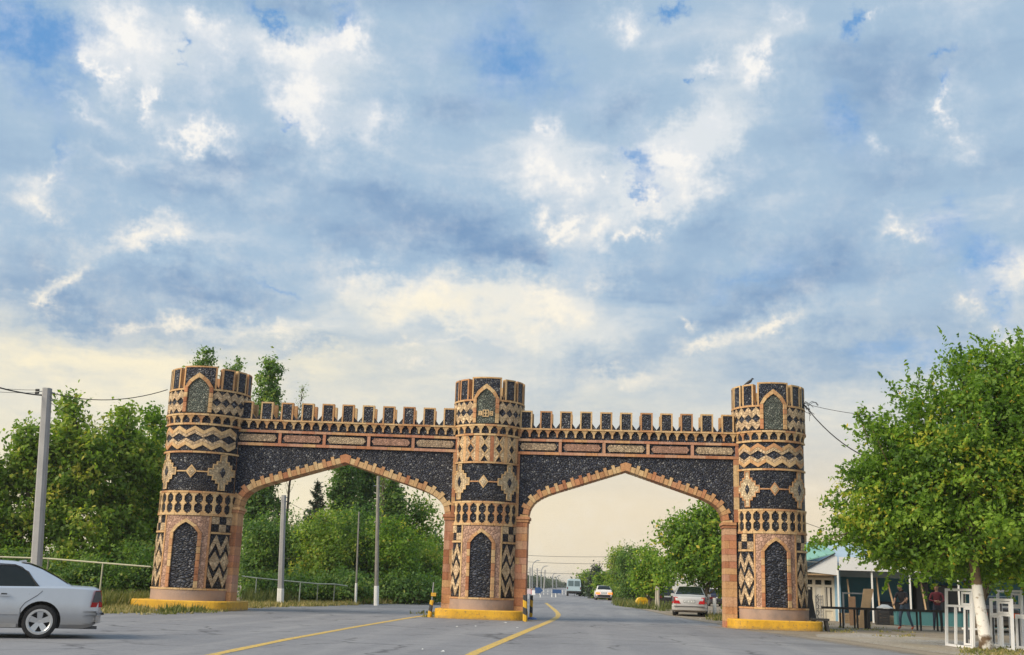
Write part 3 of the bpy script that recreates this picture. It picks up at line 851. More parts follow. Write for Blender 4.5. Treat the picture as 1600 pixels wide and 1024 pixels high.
def make_asphalt():
    t = NT('worn_asphalt'); v = t.pos()
    a = t.noise(v, .22, 5, .6); b = t.noise(v, 1.7, 6, .65); c = t.noise(v, 60, 4, .7)
    mp = t.n('ShaderNodeMapping'); t.l(v, mp.inputs[0]); mp.inputs['Scale'].default_value = (1.0, .06, 1); mp.inputs['Rotation'].default_value = (0, 0, .03)
    s = t.noise(mp.outputs[0], .9, 4, .55)
    col = t.ramp(a, [(.3, (.165, .168, .186)), (.7, (.225, .226, .242))])
    col = t.mix(t.ramp(s, [(.45, (0, 0, 0)), (.72, (1, 1, 1))]), col, (.265, .263, .274))
    col = t.mix(t.math('MULTIPLY', t.ramp(b, [(.55, (0, 0, 0)), (.75, (1, 1, 1))]), .5), col, (.14, .142, .158))
    col = t.mix(t.math('MULTIPLY', t.ramp(c, [(.5, (0, 0, 0)), (.72, (1, 1, 1))]), .45), col, (.36, .355, .355))
    pt2 = t.vor(v, .16, 'F1', 'Color'); g2 = t.n('ShaderNodeSeparateColor'); t.l(pt2, g2.inputs[0])
    col = t.mix(t.math('MULTIPLY', t.ramp(g2.outputs[0], [(.74, (0, 0, 0)), (.76, (1, 1, 1))]), .5), col, (.115, .118, .13))
    grit = t.noise(v, 9.0, 6, .72)
    col = t.mix(t.math('MULTIPLY', t.ramp(grit, [(.52, (0, 0, 0)), (.66, (1, 1, 1))]), .5), col, (.30, .295, .30))
    col = t.mix(t.math('MULTIPLY', t.ramp(grit, [(.30, (1, 1, 1)), (.44, (0, 0, 0))]), .5), col, (.115, .117, .13))
    oil = t.ramp(t.noise(v, .8, 5, .7), [(.66, (0, 0, 0)), (.74, (1, 1, 1))])
    col = t.mix(t.math('MULTIPLY', oil, .7), col, (.085, .085, .092))
    mp2 = t.n('ShaderNodeVectorMath', operation='ADD'); t.l(v, mp2.inputs[0])
    nz = t.n('ShaderNodeTexNoise'); nz.inputs['Scale'].default_value = 1.2; nz.inputs['Detail'].default_value = 6; t.l(v, nz.inputs['Vector']); t.l(nz.outputs['Color'], mp2.inputs[1])
    cr = t.vor(mp2.outputs[0], .30, 'DISTANCE_TO_EDGE', 'Distance')
    k = t.math('MULTIPLY', t.ramp(cr, [(0.0, (1, 1, 1)), (.020, (0, 0, 0))]), t.ramp(t.noise(v, .25, 3), [(.42, (0, 0, 0)), (.52, (1, 1, 1))]))
    col = t.mix(t.math('MULTIPLY', k, .8), col, (.055, .055, .06))
    t.base(col); t.set(Roughness=t.ramp(b, [(.3, (.62, .62, .62)), (.7, (.8, .8, .8))]), Specular_IOR_Level=.4)
    t.bump(c, .45, .012); return t.mat
def make_roadpaint():
    t = NT('road_paint'); v = t.pos()
    b = t.noise(v, 7, 6, .7)
    c_ = t.mix(t.ramp(b, [(.45, (0, 0, 0)), (.66, (1, 1, 1))]), (.66, .43, .07), (.34, .27, .14))
    t.base(t.mix(t.ramp(t.noise(v, 19, 6, .75), [(.55, (0, 0, 0)), (.62, (1, 1, 1))]), c_, (.20, .19, .19)))
    t.set(Roughness=.7); return t.mat
M_DIRT, M_GRAVEL, M_ASPH, M_RPAINT = make_dirt(), make_gravel(), make_asphalt(), make_roadpaint()
sheet('ground', [(-900, -300), (900, -300), (900, 2500), (-900, 2500)], 0.0, M_DIRT)
def G(px, py): p = gnd(px, py); return (p.x, p.y)
# road surface: wide junction in front, carriageway beyond; edges from the photograph laid on the ground
rg = random.Random(2)
def wob(pts, n, amp):
    o = []
    for (a, b), (c, d) in zip(pts, pts[1:]):
        L_ = math.hypot(c - a, d - b); k = max(1, min(60, int(L_ / n)))
        for i in range(k):
            t = i / k; am = amp if 0 < i else 0
            o.append((a + (c - a) * t + rg.uniform(-am, am), b + (d - b) * t + rg.uniform(-am, am)))
    o.append(pts[-1]); return o
right = [(60, -60), (16, 10), (7.9, 26), (6.6, 34), (4.6, 40), (4.9, 46), (4.2, 54), (2.6, 80), (.6, 140), (-4.5, 320), (-38, 1500)]
left = [(-58, 1500), (-17.5, 320), (-13.0, 140), (-11.0, 90), (-10.2, 68), (-12.6, 55), (-14.2, 44), (-15.3, 37.6), (-18.5, 32.0), (-40, 27), (-70, 24), (-90, -60)]
right = wob(right[:2], 9, 0) + wob(right[1:8], 0.8, .16) + right[8:]
left = left[:3] + wob(left[3:9], 0.8, .14) + left[9:]
road = sheet('road', right + left, .006, M_ASPH)
# gravel forecourt at right
sheet('gravel_forecourt', wob([(60, -50), (30, 16), (12.6, 36), (9.0, 40.5), (7.0, 37.2), (6.2, 34), (7.5, 26), (15.6, 10), (59, -60)], 1.0, .2)[::1], .003, M_GRAVEL)
def line(name, pts, w, label=None):
    P = [Vector((*G(*p), 0)) for p in pts]
    mb = MB(); q = []
    # smooth the centre line
    for i in range(len(P)):
        d = (P[min(i + 1, len(P) - 1)] - P[max(i - 1, 0)]).normalized(); n = Vector((-d.y, d.x, 0))
        ww = w * (1 + rg.uniform(-.12, .12))
        q.append((mb.vert(P[i] + n * ww / 2 + Vector((0, 0, .0105))), mb.vert(P[i] - n * ww / 2 + Vector((0, 0, .0105)))))
    for a, b in zip(q, q[1:]): mb.face((a[0], a[1], b[1], b[0]))
    o = mb.obj(name, M_RPAINT); o['kind'] = 'structure'
def dens(pts, n):
    o = []
    for a, b in zip(pts, pts[1:]):
        for i in range(n): o.append((a[0] + (b[0] - a[0]) * i / n, a[1] + (b[1] - a[1]) * i / n))
    return o + [pts[-1]]
line('lane_marking', dens([(300, 1032), (345, 1021.5), (448, 1000), (560, 979.5), (640, 966), (683, 959.5)], 4), .19)
line('lane_marking', [(722, 1032), (742, 1021), (775, 1007), (810, 992), (840, 979.5), (858, 972), (867, 967.6), (871.5, 964), (872.5, 961), (871, 958), (867, 954), (861, 949), (853, 942.5)], .22)

# dust and grit blown against the foot of the gate and along the road edges
def make_dust():
    t = NT('road_dust'); v = t.pos(); n1 = t.noise(v, 3.5, 6, .7); n2 = t.noise(v, 26, 5, .7)
    at_ = t.n('ShaderNodeAttribute', attribute_name='fade')
    a = t.math('ADD', at_.outputs['Fac'], t.math('MULTIPLY', t.math('SUBTRACT', t.math('ADD', t.math('MULTIPLY', n1, .6), t.math('MULTIPLY', n2, .4)), .5), 1.7))
    t.base(t.mix(n2, (.24, .20, .155), (.40, .35, .285))); t.set(Roughness=.95, Specular_IOR_Level=.2, Alpha=t.math('MULTIPLY', t.ramp(a, [(.35, (0, 0, 0)), (.85, (1, 1, 1))]), .85)); return t.mat
M_DUST = make_dust()
def dust(path, w0, w1, z=.0085):
    mb = MB(); fd = []; rows = []
    for i, (x, y) in enumerate(path):
        a = Vector(path[max(0, i - 1)]); b = Vector(path[min(len(path) - 1, i + 1)]); d = (b - a).normalized(); n = Vector((-d.y, d.x))
        row = []
        for f in lsp(-1, 1, 6):
            p = Vector((x, y)) + n * (f * (w0 if f < 0 else w1)); row.append(mb.vert((p.x, p.y, z)))
            fd.append((1 - abs(f)) * (0 if i in (0, len(path) - 1) else 1))
        rows.append(row)
    for a, b in zip(rows, rows[1:]):
        for i in range(6): mb.face((a[i], a[i + 1], b[i + 1], b[i]))
    me = mb.mesh('road_dust', M_DUST); at_ = me.attributes.new('fade', 'FLOAT', 'POINT'); at_.data.foreach_set('value', fd)
    o = inst('road_dust', me); o['kind'] = 'structure'
for cx_, cy_ in ((-14.55, 40.4), (-4.08, 41.4), (6.28, 41.4)):
    dust([(cx_ + x, cy_ + y) for x, y in ((-2.6, .6), (-1.9, -.4), (-1.65, -1.25), (-.9, -1.56), (0, -1.58), (.9, -1.56), (1.65, -1.25), (1.9, -.4), (2.6, .6))], .55, .55)
dust([(16.5, 9.5), (7.9, 26), (6.6, 34), (4.8, 40)][::-1], 1.5, 1.0)
dust([(4.9, 44), (4.9, 46), (4.2, 54), (2.6, 80), (.6, 140)], .9, .9)
dust([(-10.2, 68), (-12.6, 55), (-14.2, 44), (-15.3, 37.6), (-18.5, 32.0), (-40, 27)], .8, .8)

# ---------------------------------------------------------------- vegetation
def make_leaf(name, stops, trans=.42, rough=.55):
    t = NT(name)
    at_ = t.n('ShaderNodeAttribute', attribute_name='tone')
    col = t.ramp(at_.outputs['Fac'], stops)
    t.base(col); t.set(Roughness=rough, Specular_IOR_Level=.35)
    tr = t.n('ShaderNodeBsdfTranslucent'); t.l(t.mix(1.0, col, (1.35, 1.45, .55, 1), 'MULTIPLY'), tr.inputs['Color'])
    mx = t.n('ShaderNodeMixShader'); mx.inputs[0].default_value = trans
    t.l(t.b.outputs[0], mx.inputs[1]); t.l(tr.outputs[0], mx.inputs[2]); t.l(mx.outputs[0], t.out.inputs['Surface'])
    return t.mat
LF_POP = make_leaf('poplar_leaf', [(0, (0.096, 0.177, 0.031)), (.5, (0.211, 0.323, 0.051)), (.85, (0.352, 0.421, 0.073)), (1, (0.538, 0.451, 0.099))], .48)
LF_DARK = make_leaf('dark_leaf', [(0, (0.056, 0.126, 0.035)), (.5, (0.125, 0.228, 0.057)), (.9, (0.219, 0.324, 0.073)), (1, (0.325, 0.372, 0.088))], .45)
LF_BRIGHT = make_leaf('bright_leaf', [(0, (0.063, 0.138, 0.018)), (.45, (0.159, 0.281, 0.034)), (.88, (0.275, 0.402, 0.050)), (.96, (0.464, 0.418, 0.050)), (1, (0.600, 0.462, 0.050))], .46)
LF_SPRUCE = make_leaf('spruce_needles', [(0, (.028, .050, .034)), (.6, (.050, .080, .050)), (1, (.085, .110, .060))], .15)
LF_GRASS = make_leaf('grass_blade', [(0, (.10, .13, .035)), (.45, (.17, .18, .05)), (.75, (.30, .25, .10)), (1, (.44, .35, .17))], .3)
LF_FAR = make_leaf('far_leaf', [(0, (.035, .062, .030)), (.6, (.060, .098, .042)), (1, (.10, .135, .055))], .3)
def make_bark(name, a, b):
    t = NT(name); v = t.coord()
    mp = t.n('ShaderNodeMapping'); t.l(v, mp.inputs[0]); mp.inputs['Scale'].default_value = (9, 9, 1.6)
    n1 = t.noise(mp.outputs[0], 2.0, 6, .65)
    t.base(t.ramp(n1, [(.3, a), (.7, b)])); t.set(Roughness=.9, Specular_IOR_Level=.2); t.bump(n1, .8, .03); return t.mat
BARK = make_bark('grey_bark', (.07, .055, .042), (.20, .165, .125))
BARKD = make_bark('dark_bark', (.045, .035, .028), (.13, .10, .075))

def leaf_mesh(name, pos, size, tone, mat, rng, up=.55, asp=.60, axis=None, out=None):
    n = len(pos)
    a = rng.normal(size=(n, 3))
    if axis is not None: a = a * .45 + axis
    a /= np.linalg.norm(a, axis=1)[:, None]
    nn = rng.normal(size=(n, 3)); nn[:, 2] += up * 2
    if out is not None: nn[:len(out)] = nn[:len(out)] * .75 + out * 1.1
    nn -= a * np.sum(nn * a, axis=1)[:, None]; nn /= np.linalg.norm(nn, axis=1)[:, None] + 1e-9
    b = np.cross(nn, a)
    L_ = size * rng.uniform(.5, 1.4, n)[:, None]
    v = np.empty((n, 4, 3))
    v[:, 0] = pos - a * L_ * .5
    v[:, 1] = pos - a * L_ * .05 + b * L_ * asp * .5 + nn * L_ * .08
    v[:, 2] = pos + a * L_ * .5
    v[:, 3] = pos - a * L_ * .05 - b * L_ * asp * .5 + nn * L_ * .08
    me = bpy.data.meshes.new(name)
    me.vertices.add(n * 4); me.vertices.foreach_set('co', v.reshape(-1))
    me.loops.add(n * 4); me.loops.foreach_set('vertex_index', np.arange(n * 4, dtype=np.int32))
    me.polygons.add(n); me.polygons.foreach_set('loop_start', np.arange(0, n * 4, 4, dtype=np.int32))
    me.update(calc_edges=True)
    at_ = me.attributes.new('tone', 'FLOAT', 'POINT')
    at_.data.foreach_set('value', np.repeat(tone, 4).astype(np.float32))
    me.materials.append(mat)
    return me
def crown_points(lobes, n, rng, clump, shell=.5, twig=.22, up=.5, per=44):
    # leaves gathered in clumps through every lobe, with twigs that break the outline
    lob = np.array(lobes, float)
    wt = np.prod(lob[:, 3:6], axis=1) ** .667; wt /= wt.sum()
    nc = max(8, n // per)
    li = rng.choice(len(lob), nc, p=wt)
    u = rng.normal(size=(nc, 3)); u /= np.linalg.norm(u, axis=1)[:, None]
    f = shell + (1 - shell) * rng.random(nc) ** .6
    f = np.where(rng.random(nc) < .25, rng.random(nc) ** .4 * shell, f)
    f *= 1 + .16 * np.sin(u[:, 0] * 5 + lob[li, 0] * 3) * np.cos(u[:, 2] * 6 + lob[li, 2] * 2) + rng.normal(0, .05, nc)
    c = lob[li, :3] + u * lob[li, 3:6] * f[:, None]
    ctone = np.clip(rng.normal(.45, .25, nc), 0, 1)
    k = rng.integers(0, nc, n)
    p = c[k] + rng.normal(size=(n, 3)) * clump * np.array([.5, .5, .38])
    # twigs
    tw = (rng.random(n) < twig * .6) & (f[k] > .78)
    d = u[k] + np.array([0, 0, up]) + rng.normal(0, .25, (n, 3)) * 0
    kk = np.random.default_rng(5).normal(0, .35, (nc, 3))
    d = d + kk[k]; d /= np.linalg.norm(d, axis=1)[:, None]
    t = rng.random(n)
    p = np.where(tw[:, None], c[k] + d * (t ** 1.3 * clump * 2.1)[:, None] + rng.normal(0, .10, (n, 3)) * clump * (1.15 - t)[:, None], p)
    tone = np.clip(ctone[k] + rng.normal(0, .13, n), 0, .94)
    tone = np.where(rng.random(n) < .012, 1.0, tone)
    return p, tone, c, u[k]
def mpp(Y): return Y / FPX
def px_lobes(lobes, Y, flatY=.8):
    o = []
    for l in lobes:
        px, py, rx, ry = l[:4]; dy = l[4] if len(l) > 4 else 0.0
        p = at(px, py, Y + dy); s = mpp(Y + dy)
        o.append((p.x, p.y, p.z, rx * s, rx * s * flatY, ry * s))
    return o
def limb(mb, a, b, r0, r1, rng, n=5, bend=.12):
    a = Vector(a); b = Vector(b); L_ = (b - a).length; pts = []
    for i in range(n + 1):
        t = i / n; j = bend * L_ * sin(pi * t) * .5
        pts.append(a.lerp(b, t) + Vector((rng.normal() * j * .5, rng.normal() * j * .5, j * .4)))
    mb.tube(pts, [r0 + (r1 - r0) * i / n for i in range(n + 1)], 7)
def tree(name, label, base, lobes, n, leaf, mat, seed, r=.14, cat='tree', group=None, clump=.55, twig=.22, bark=None, limbs=14, shell=.5, up=.5, trunk_mats=None, asp=.6, lean_top=None):
    rng = np.random.default_rng(seed)
    bx, by = base
    t = thing(name, (bx, by, 0), label, cat, group)
    lw = [(x - bx, y - by, z, a, b, c) for x, y, z, a, b, c in lobes]
    p, tone, c, ou = crown_points(lw, n, rng, clump, shell, twig, up)
    k = p[:, 2] > .03; p = p[k]; tone = tone[k]
    inst('crown', leaf_mesh('crown', p, leaf, tone, mat, rng, asp=asp, out=ou[k]), t)
    mb = MB()
    tops = sorted(lw, key=lambda l: l[2])
    zt = tops[-1][2] + tops[-1][5] * .55
    n_ = 9; path = []
    zs = [l[2] for l in tops]
    for i in range(n_ + 1):
        z = zt * i / n_
        x = interp(z, [(0, 0)] + [(l[2], l[0]) for l in tops] + [(zt + 9, tops[-1][0])]) if len(tops) else 0
        y = interp(z, [(0, 0)] + [(l[2], l[1]) for l in tops] + [(zt + 9, tops[-1][1])]) if len(tops) else 0
        w = .35 + .45 * min(1, z / max(zt, .1))
        path.append((x * w + rng.normal() * .03, y * w + rng.normal() * .03, z))
    mb.tube(path, [r * (1 - .86 * (i / n_) ** .8) * (1.25 if i == 0 else 1) for i in range(n_ + 1)], 9)
    for q in range(limbs):
        e = c[rng.integers(0, len(c))]
        if e[2] < .5: continue
        z0 = max(.35, e[2] - rng.uniform(.5, 1.6)); z0 = min(z0, zt * .9)
        i = z0 / zt * n_; i0 = int(i); fr = i - i0
        a = Vector(path[i0]).lerp(Vector(path[min(i0 + 1, n_)]), fr)
        rr = r * (1 - .86 * (z0 / zt) ** .8)
        limb(mb, a, e, rr * .5, .012, rng)
    inst('trunk', mb.mesh('trunk', bark or BARK, True), t)
    return t
def bush(name, label, lobes, n, leaf, mat, seed, group=None, clump=.45, cat='bush', twig=.25):
    rng = np.random.default_rng(seed)
    bx = sum(l[0] for l in lobes) / len(lobes); by = sum(l[1] for l in lobes) / len(lobes)
    t = thing(name, (bx, by, 0), label, cat, group)
    lw = [(x - bx, y - by, z, a, b, c) for x, y, z, a, b, c in lobes]
    p, tone, c, ou = crown_points(lw, n, rng, clump, .45, twig)
    k = p[:, 2] > .03; p = p[k]; tone = tone[k]
    inst('foliage', leaf_mesh('foliage', p, leaf, tone, mat, rng, out=ou[k]), t)
    mb = MB()
    for q in range(7):
        e = c[rng.integers(0, len(c))]
        limb(mb, (rng.normal() * .15, rng.normal() * .15, 0), (e[0], e[1], max(.5, e[2])), .045, .01, rng)
    inst('stem', mb.mesh('stem', BARKD, True), t)
    return t
def spruce(label, px, top, bot, hw, Y, seed, n=9000):
    rng = np.random.default_rng(seed)
    tp = at(px, top, Y); H = tp.z; s = mpp(Y); Rb = hw * s * 1.5
    t = thing('spruce_tree', (tp.x, Y, 0), label, 'tree', 'spruces behind the left arch')
    nb = 150
    P = []; T = []; AX = []
    mb = MB().tube([(0, 0, 0), (0, 0, H * .5), (0, 0, H)], [.16, .09, .01], 7)
    for i in range(nb):
        z = H * (.12 + .88 * (i / nb)); L_ = Rb * (1 - z / H) ** .8 * rng.uniform(.65, 1.15) + .08
        a = rng.uniform(0, 2 * pi); d = np.array([cos(a), sin(a), -.28 + .5 * (z / H) ** 3])
        m = max(10, int(n / nb * (L_ / Rb) * 1.5))
        f = rng.random(m) ** .7
        pp = np.array([0, 0, z]) + d * (f * L_)[:, None]
        pp[:, 2] += .22 * L_ * f ** 2.2 - rng.random(m) * .22 * (1 - f * .4)
        pp += rng.normal(0, .07, (m, 3))
        P.append(pp); T.append(np.clip(rng.normal(.4, .2, m), 0, 1)); AX.append(np.tile(d, (m, 1)))
        if i % 4 == 0: mb.tube([(0, 0, z), tuple(np.array([0, 0, z]) + d * L_ * .9)], [.03, .006], 5)
    inst('crown', leaf_mesh('crown', np.concatenate(P), .26, np.concatenate(T), LF_SPRUCE, rng, asp=.32, axis=np.concatenate(AX)), t)
    inst('trunk', mb.mesh('trunk', BARKD, True), t)
def bx(px, Y, py=930): p = at(px, py, Y); return (p.x, Y)

# poplars at the left edge of the picture
gl = 'poplars behind the left railing'
tree('poplar_tree', 'broad poplar cut off by the left picture edge', bx(-40, 46), px_lobes([(-50, 720, 34, 44), (-45, 800, 50, 70), (-30, 870, 62, 60)], 46), 12000, .22, LF_POP, 11, group=gl)
tree('poplar_tree', 'poplar left of the leaning concrete pole, loose leafy top', bx(25, 47), px_lobes([(38, 678, 15, 26), (48, 708, 32, 36, .3), (22, 748, 42, 44, .5), (64, 760, 36, 44, .6), (20, 825, 52, 62), (30, 890, 60, 48, -.6)], 47), 15000, .21, LF_POP, 12, group=gl, clump=.5, twig=.35)
tree('poplar_tree', 'tallest left poplar, pointed top just right of the leaning pole', bx(110, 48), px_lobes([(110, 634, 12, 24), (112, 664, 28, 34), (126, 704, 46, 40), (86, 712, 30, 40, .4), (150, 740, 34, 44, .5), (100, 762, 50, 48), (112, 830, 60, 60, -.4), (115, 900, 66, 42, -.8)], 48), 20000, .21, LF_POP, 13, group=gl, clump=.5, twig=.3)
tree('poplar_tree', 'sunlit poplar midway between leaning pole and left tower', bx(190, 50), px_lobes([(196, 652, 13, 24), (186, 684, 32, 36), (204, 716, 42, 40), (160, 716, 34, 42, .4), (226, 740, 32, 50, .6), (178, 770, 42, 46), (188, 820, 50, 56), (190, 875, 58, 52, -.5)], 50), 18000, .21, LF_POP, 14, group=gl, clump=.5, twig=.3)
tree('poplar_tree', 'yellowish poplar partly hidden behind the left tower', bx(245, 52), px_lobes([(240, 648, 14, 24), (246, 690, 26, 38), (240, 740, 34, 44), (236, 800, 42, 60), (238, 870, 46, 56)], 52), 14000, .21, LF_BRIGHT, 15, group=gl)
gb = 'bushes along the left railing'
bush('bush', 'dark bush behind the silver sedan', px_lobes([(30, 905, 60, 40), (80, 915, 40, 30)], 44.5), 7000, .14, LF_DARK, 21, gb)
bush('bush', 'rounded bush by the tall left railing post', px_lobes([(150, 905, 48, 36), (120, 920, 36, 26)], 45), 7000, .14, LF_DARK, 22, gb)
bush('bush', 'dark bush beside the foot of the left tower', px_lobes([(212, 895, 34, 44), (240, 905, 30, 36)], 46), 6000, .14, LF_DARK, 23, gb)

# tall columnar poplars and the rest behind the left arch
gp = 'tall columnar poplars behind the gate'
def column(label, px_top, py_top, hw, Y, seed, n=9000, lean=0.0, mat=LF_DARK, bottom=900):
    tp = at(px_top, py_top, Y); s = mpp(Y); H = tp.z
    k = 7; lobes = []
    rng = random.Random(seed)
    for i in range(k):
        z = H * (.13 + .77 * i / (k - 1)); w = hw * s * (.95, 1.0, 1.0, 1.0, .98, .95, .70)[i]
        lobes.append((tp.x + rng.uniform(-.12, .12) + lean * (1 - z / H), Y + rng.uniform(-.1, .1), z, w, w, H * .115))
    return tree('columnar_poplar', label, (tp.x + lean, Y), lobes, n, .23, mat, seed, group=gp, clump=.52, twig=.12, r=.18, limbs=22, up=.9)
column('columnar poplar rising highest above the left tower crown', 319, 545, 25, 76, 31, 24000)
column('small poplar tip showing right of the left tower crown', 371, 563, 19, 78, 32, 18000)
column('columnar poplar rising right of the left tower behind the battlements', 423, 563, 25, 70, 33, 24000)
column('dense columnar poplar under the apex of the left arch', 545, 690, 24, 76, 34, 16000)
column('columnar poplar just right of the left arch apex', 578, 668, 21, 78, 35, 16000)
column('narrow poplar standing alone at the right of the left arch', 616, 742, 20, 74, 36, 13000)
spruce('grey green spruce left of the poplars under the left arch', 497, 750, 850, 27, 70, 41)
spruce('small spruce beside the white footed pole under the left arch', 437, 782, 850, 17, 74, 42, 6000)
tree('round_tree', 'rounded bright tree at the right side of the left arch', bx(655, 76), px_lobes([(655, 810, 32, 32), (650, 850, 50, 42), (660, 890, 50, 44)], 76), 12000, .20, LF_BRIGHT, 51, group=None)
# sparse, nearly bare trees
def bare(label, pts, Y, seed):
    rng = np.random.default_rng(seed)
    P = [at(px, py, Y) for px, py in pts]; base = Vector((P[-1].x, Y, 0)); P[-1].z = 0
    t = thing('bare_tree', base, label, 'tree', 'sparse bare trees')
    P = [p - base for p in P][::-1]
    mb = MB().tube(P, [.13 * (1 - .88 * i / (len(P) - 1)) for i in range(len(P))], 7)
    tips = []
    for i in range(70):
        f = rng.uniform(.45, .99); k = f * (len(P) - 1); i0 = int(k); a = P[i0].lerp(P[min(i0 + 1, len(P) - 1)], k - i0)
        ang = rng.uniform(0, 2 * pi); ln = rng.uniform(.3, .95) * (1.15 - f * .6)
        b = a + Vector((cos(ang) * ln * .38, sin(ang) * ln * .38, ln))
        mb.tube([a, a.lerp(b, .5) + Vector((cos(ang) * .05, 0, 0)), b], [.018, .012, .005], 4); tips.append(b)
    inst('trunk', mb.mesh('trunk', BARK, True), t)
    T = np.array([tuple(x) for x in tips]); p = np.repeat(T, 10, axis=0) + rng.normal(0, .16, (len(T) * 10, 3))
    inst('crown', leaf_mesh('crown', p, .10, rng.uniform(.3, .8, len(p)), LF_POP, rng), t)
bare('thin nearly bare tree poking above the left battlements', [(473, 606), (462, 690), (452, 760), (446, 840), (441, 930)], 72, 61)
bare('pale sparse tree beside the narrow poplar under the left arch', [(600, 715), (598, 770), (596, 830), (595, 930)], 73, 62)
gm = 'shrub bank behind the left arch'
SH = [('dark shrub at the left foot of the left arch', [(408, 850, 30, 46), (400, 895, 36, 44)], 62, LF_DARK, 8000),
      ('shrub behind the white footed pole under the left arch', [(455, 845, 44, 44), (450, 890, 48, 46)], 63, LF_DARK, 10000),
      ('broad light green shrub below the spruce', [(510, 840, 52, 46), (505, 890, 56, 44)], 62, LF_POP, 12000),
      ('tall shrub below the apex of the left arch', [(560, 835, 48, 46), (560, 890, 54, 44)], 64, LF_DARK, 12000),
      ('bright shrub beside the grey wooden pole', [(612, 850, 46, 48), (610, 895, 50, 40)], 63, LF_BRIGHT, 11000),
      ('shrub next to the left pilaster of the middle tower', [(660, 880, 44, 40), (672, 905, 44, 28)], 66, LF_POP, 9000),
      ('low dark bush behind the second railing', [(430, 918, 46, 22), (470, 922, 40, 18)], 57, LF_DARK, 6000),
      ('low dark bush at the end of the railing', [(545, 915, 46, 22), (510, 920, 40, 20)], 58, LF_DARK, 6000),
      ('low dark bush left of the road sign back', [(622, 915, 50, 20), (660, 920, 40, 16)], 62, LF_DARK, 6000)]
for i, (lb, lo, Y, m, n) in enumerate(SH): bush('shrub', lb, px_lobes(lo, Y), n, .16, m, 70 + i, gm, clump=.5)

# right of the road, beyond the gate
tree('leafy_tree', 'leafy roadside tree filling the right side of the right arch', bx(1095, 60), px_lobes([(1108, 800, 26, 26), (1090, 835, 48, 34), (1120, 850, 50, 46), (1062, 858, 34, 30), (1088, 885, 66, 30), (1130, 895, 50, 34), (1048, 822, 18, 8)], 60), 22000, .19, LF_BRIGHT, 81, clump=.5, twig=.34, r=.16)
tree('leafy_tree', 'smaller bright tree left of the parked silver sedan', bx(1016, 74), px_lobes([(1012, 882, 22, 30), (1018, 905, 30, 26)], 74), 8000, .19, LF_BRIGHT, 82, clump=.5)
bush('roadside_bush', 'tall grey green bush beside the white car', px_lobes([(964, 884, 18, 32), (969, 912, 22, 26)], 116), 9000, .20, LF_POP, 83)
bush('roadside_bush', 'dark rounded evergreen bush behind the yellow box', px_lobes([(984, 885, 18, 30), (990, 915, 24, 28)], 92), 11000, .18, LF_DARK, 84)
spr = tree('cypress_tree', 'dark slender cypress beyond the white car', bx(931, 125), px_lobes([(931, 896, 6, 12), (931, 908, 11, 14), (931, 922, 13, 14)], 125), 6000, .26, LF_SPRUCE, 85, clump=.5, twig=.1, up=1.5)
tree('roadside_tree', 'pale green tree in the row left of the cypress', bx(917, 150), px_lobes([(917, 905, 8, 10), (917, 920, 10, 12)], 150), 4000, .32, LF_POP, 86, clump=.7)
tree('roadside_tree', 'tree between the cypress and the grey green bush', bx(945, 120), px_lobes([(944, 908, 10, 12), (946, 924, 12, 12)], 120), 5000, .30, LF_BRIGHT, 87, clump=.7)
tree('roadside_tree', 'farthest small tree at the right end of the distant road', bx(908, 210), px_lobes([(908, 915, 6, 7), (908, 923, 6, 7)], 210), 2500, .45, LF_FAR, 88, clump=.9)
# far wood on the left of the road: reads as one mass
rng = np.random.default_rng(90)
lob = []
for i in range(60):
    f = i / 59; Y = 430 + 480 * f ** 1.3; px = 818 + 68 * f ** .8
    top = 905 + 12 * max(0, f - .35) / .65 + rng.uniform(-2.5, 2.5)
    q = at(px, top, Y); H = q.z * rng.uniform(.85, 1.1); r = rng.uniform(5, 8)
    lob.append((q.x - rng.uniform(0, 6), Y, H * .5, r, r, H * .5))
p, tone, c, ou = crown_points(lob, 52000, rng, 1.8, .6, .1)
k = p[:, 2] > .05
o = inst('far_wood', leaf_mesh('far_wood', p[k], 1.1, tone[k], LF_FAR, rng)); tag(o, 'distant line of trees left of the road beyond the gate', 'trees', kind='stuff')

# big tree at the right, with a whitewashed trunk
def make_whitewash():
    t = NT('whitewashed_bark'); v = t.coord()
    sp = t.n('ShaderNodeSeparateXYZ'); t.l(v, sp.inputs[0])
    n1 = t.noise(v, 9, 6, .65); n2 = t.noise(v, 3.5, 5, .6)
    bark = t.ramp(n1, [(.3, (.08, .055, .035)), (.7, (.20, .14, .09))])
    wash = t.mix(t.ramp(n2, [(.57, (0, 0, 0)), (.66, (1, 1, 1))]), t.mix(t.ramp(n1, [(.60, (0, 0, 0)), (.66, (1, 1, 1))]), (.70, .68, .64), (.36, .31, .25)), (.30, .25, .20))
    h = t.math('ADD', sp.outputs[2], t.math('MULTIPLY', n2, .25))
    up = t.ramp(t.math('MULTIPLY', h, .25), [(.435, (1, 1, 1)), (.445, (0, 0, 0))])
    foot = t.ramp(h, [(.42, (0, 0, 0)), (.5, (1, 1, 1))])
    pat = t.ramp(t.noise(v, 2.2, 4), [(.45, (0, 0, 0)), (.55, (1, 1, 1))])
    f = t.math('MULTIPLY', up, t.math('MAXIMUM', foot, pat))
    t.base(t.mix(f, bark, wash)); t.set(Roughness=.9, Specular_IOR_Level=.2); t.bump(n1, .7, .02); return t.mat
M_WASH = make_whitewash()
tb = gnd(1541, 1016)
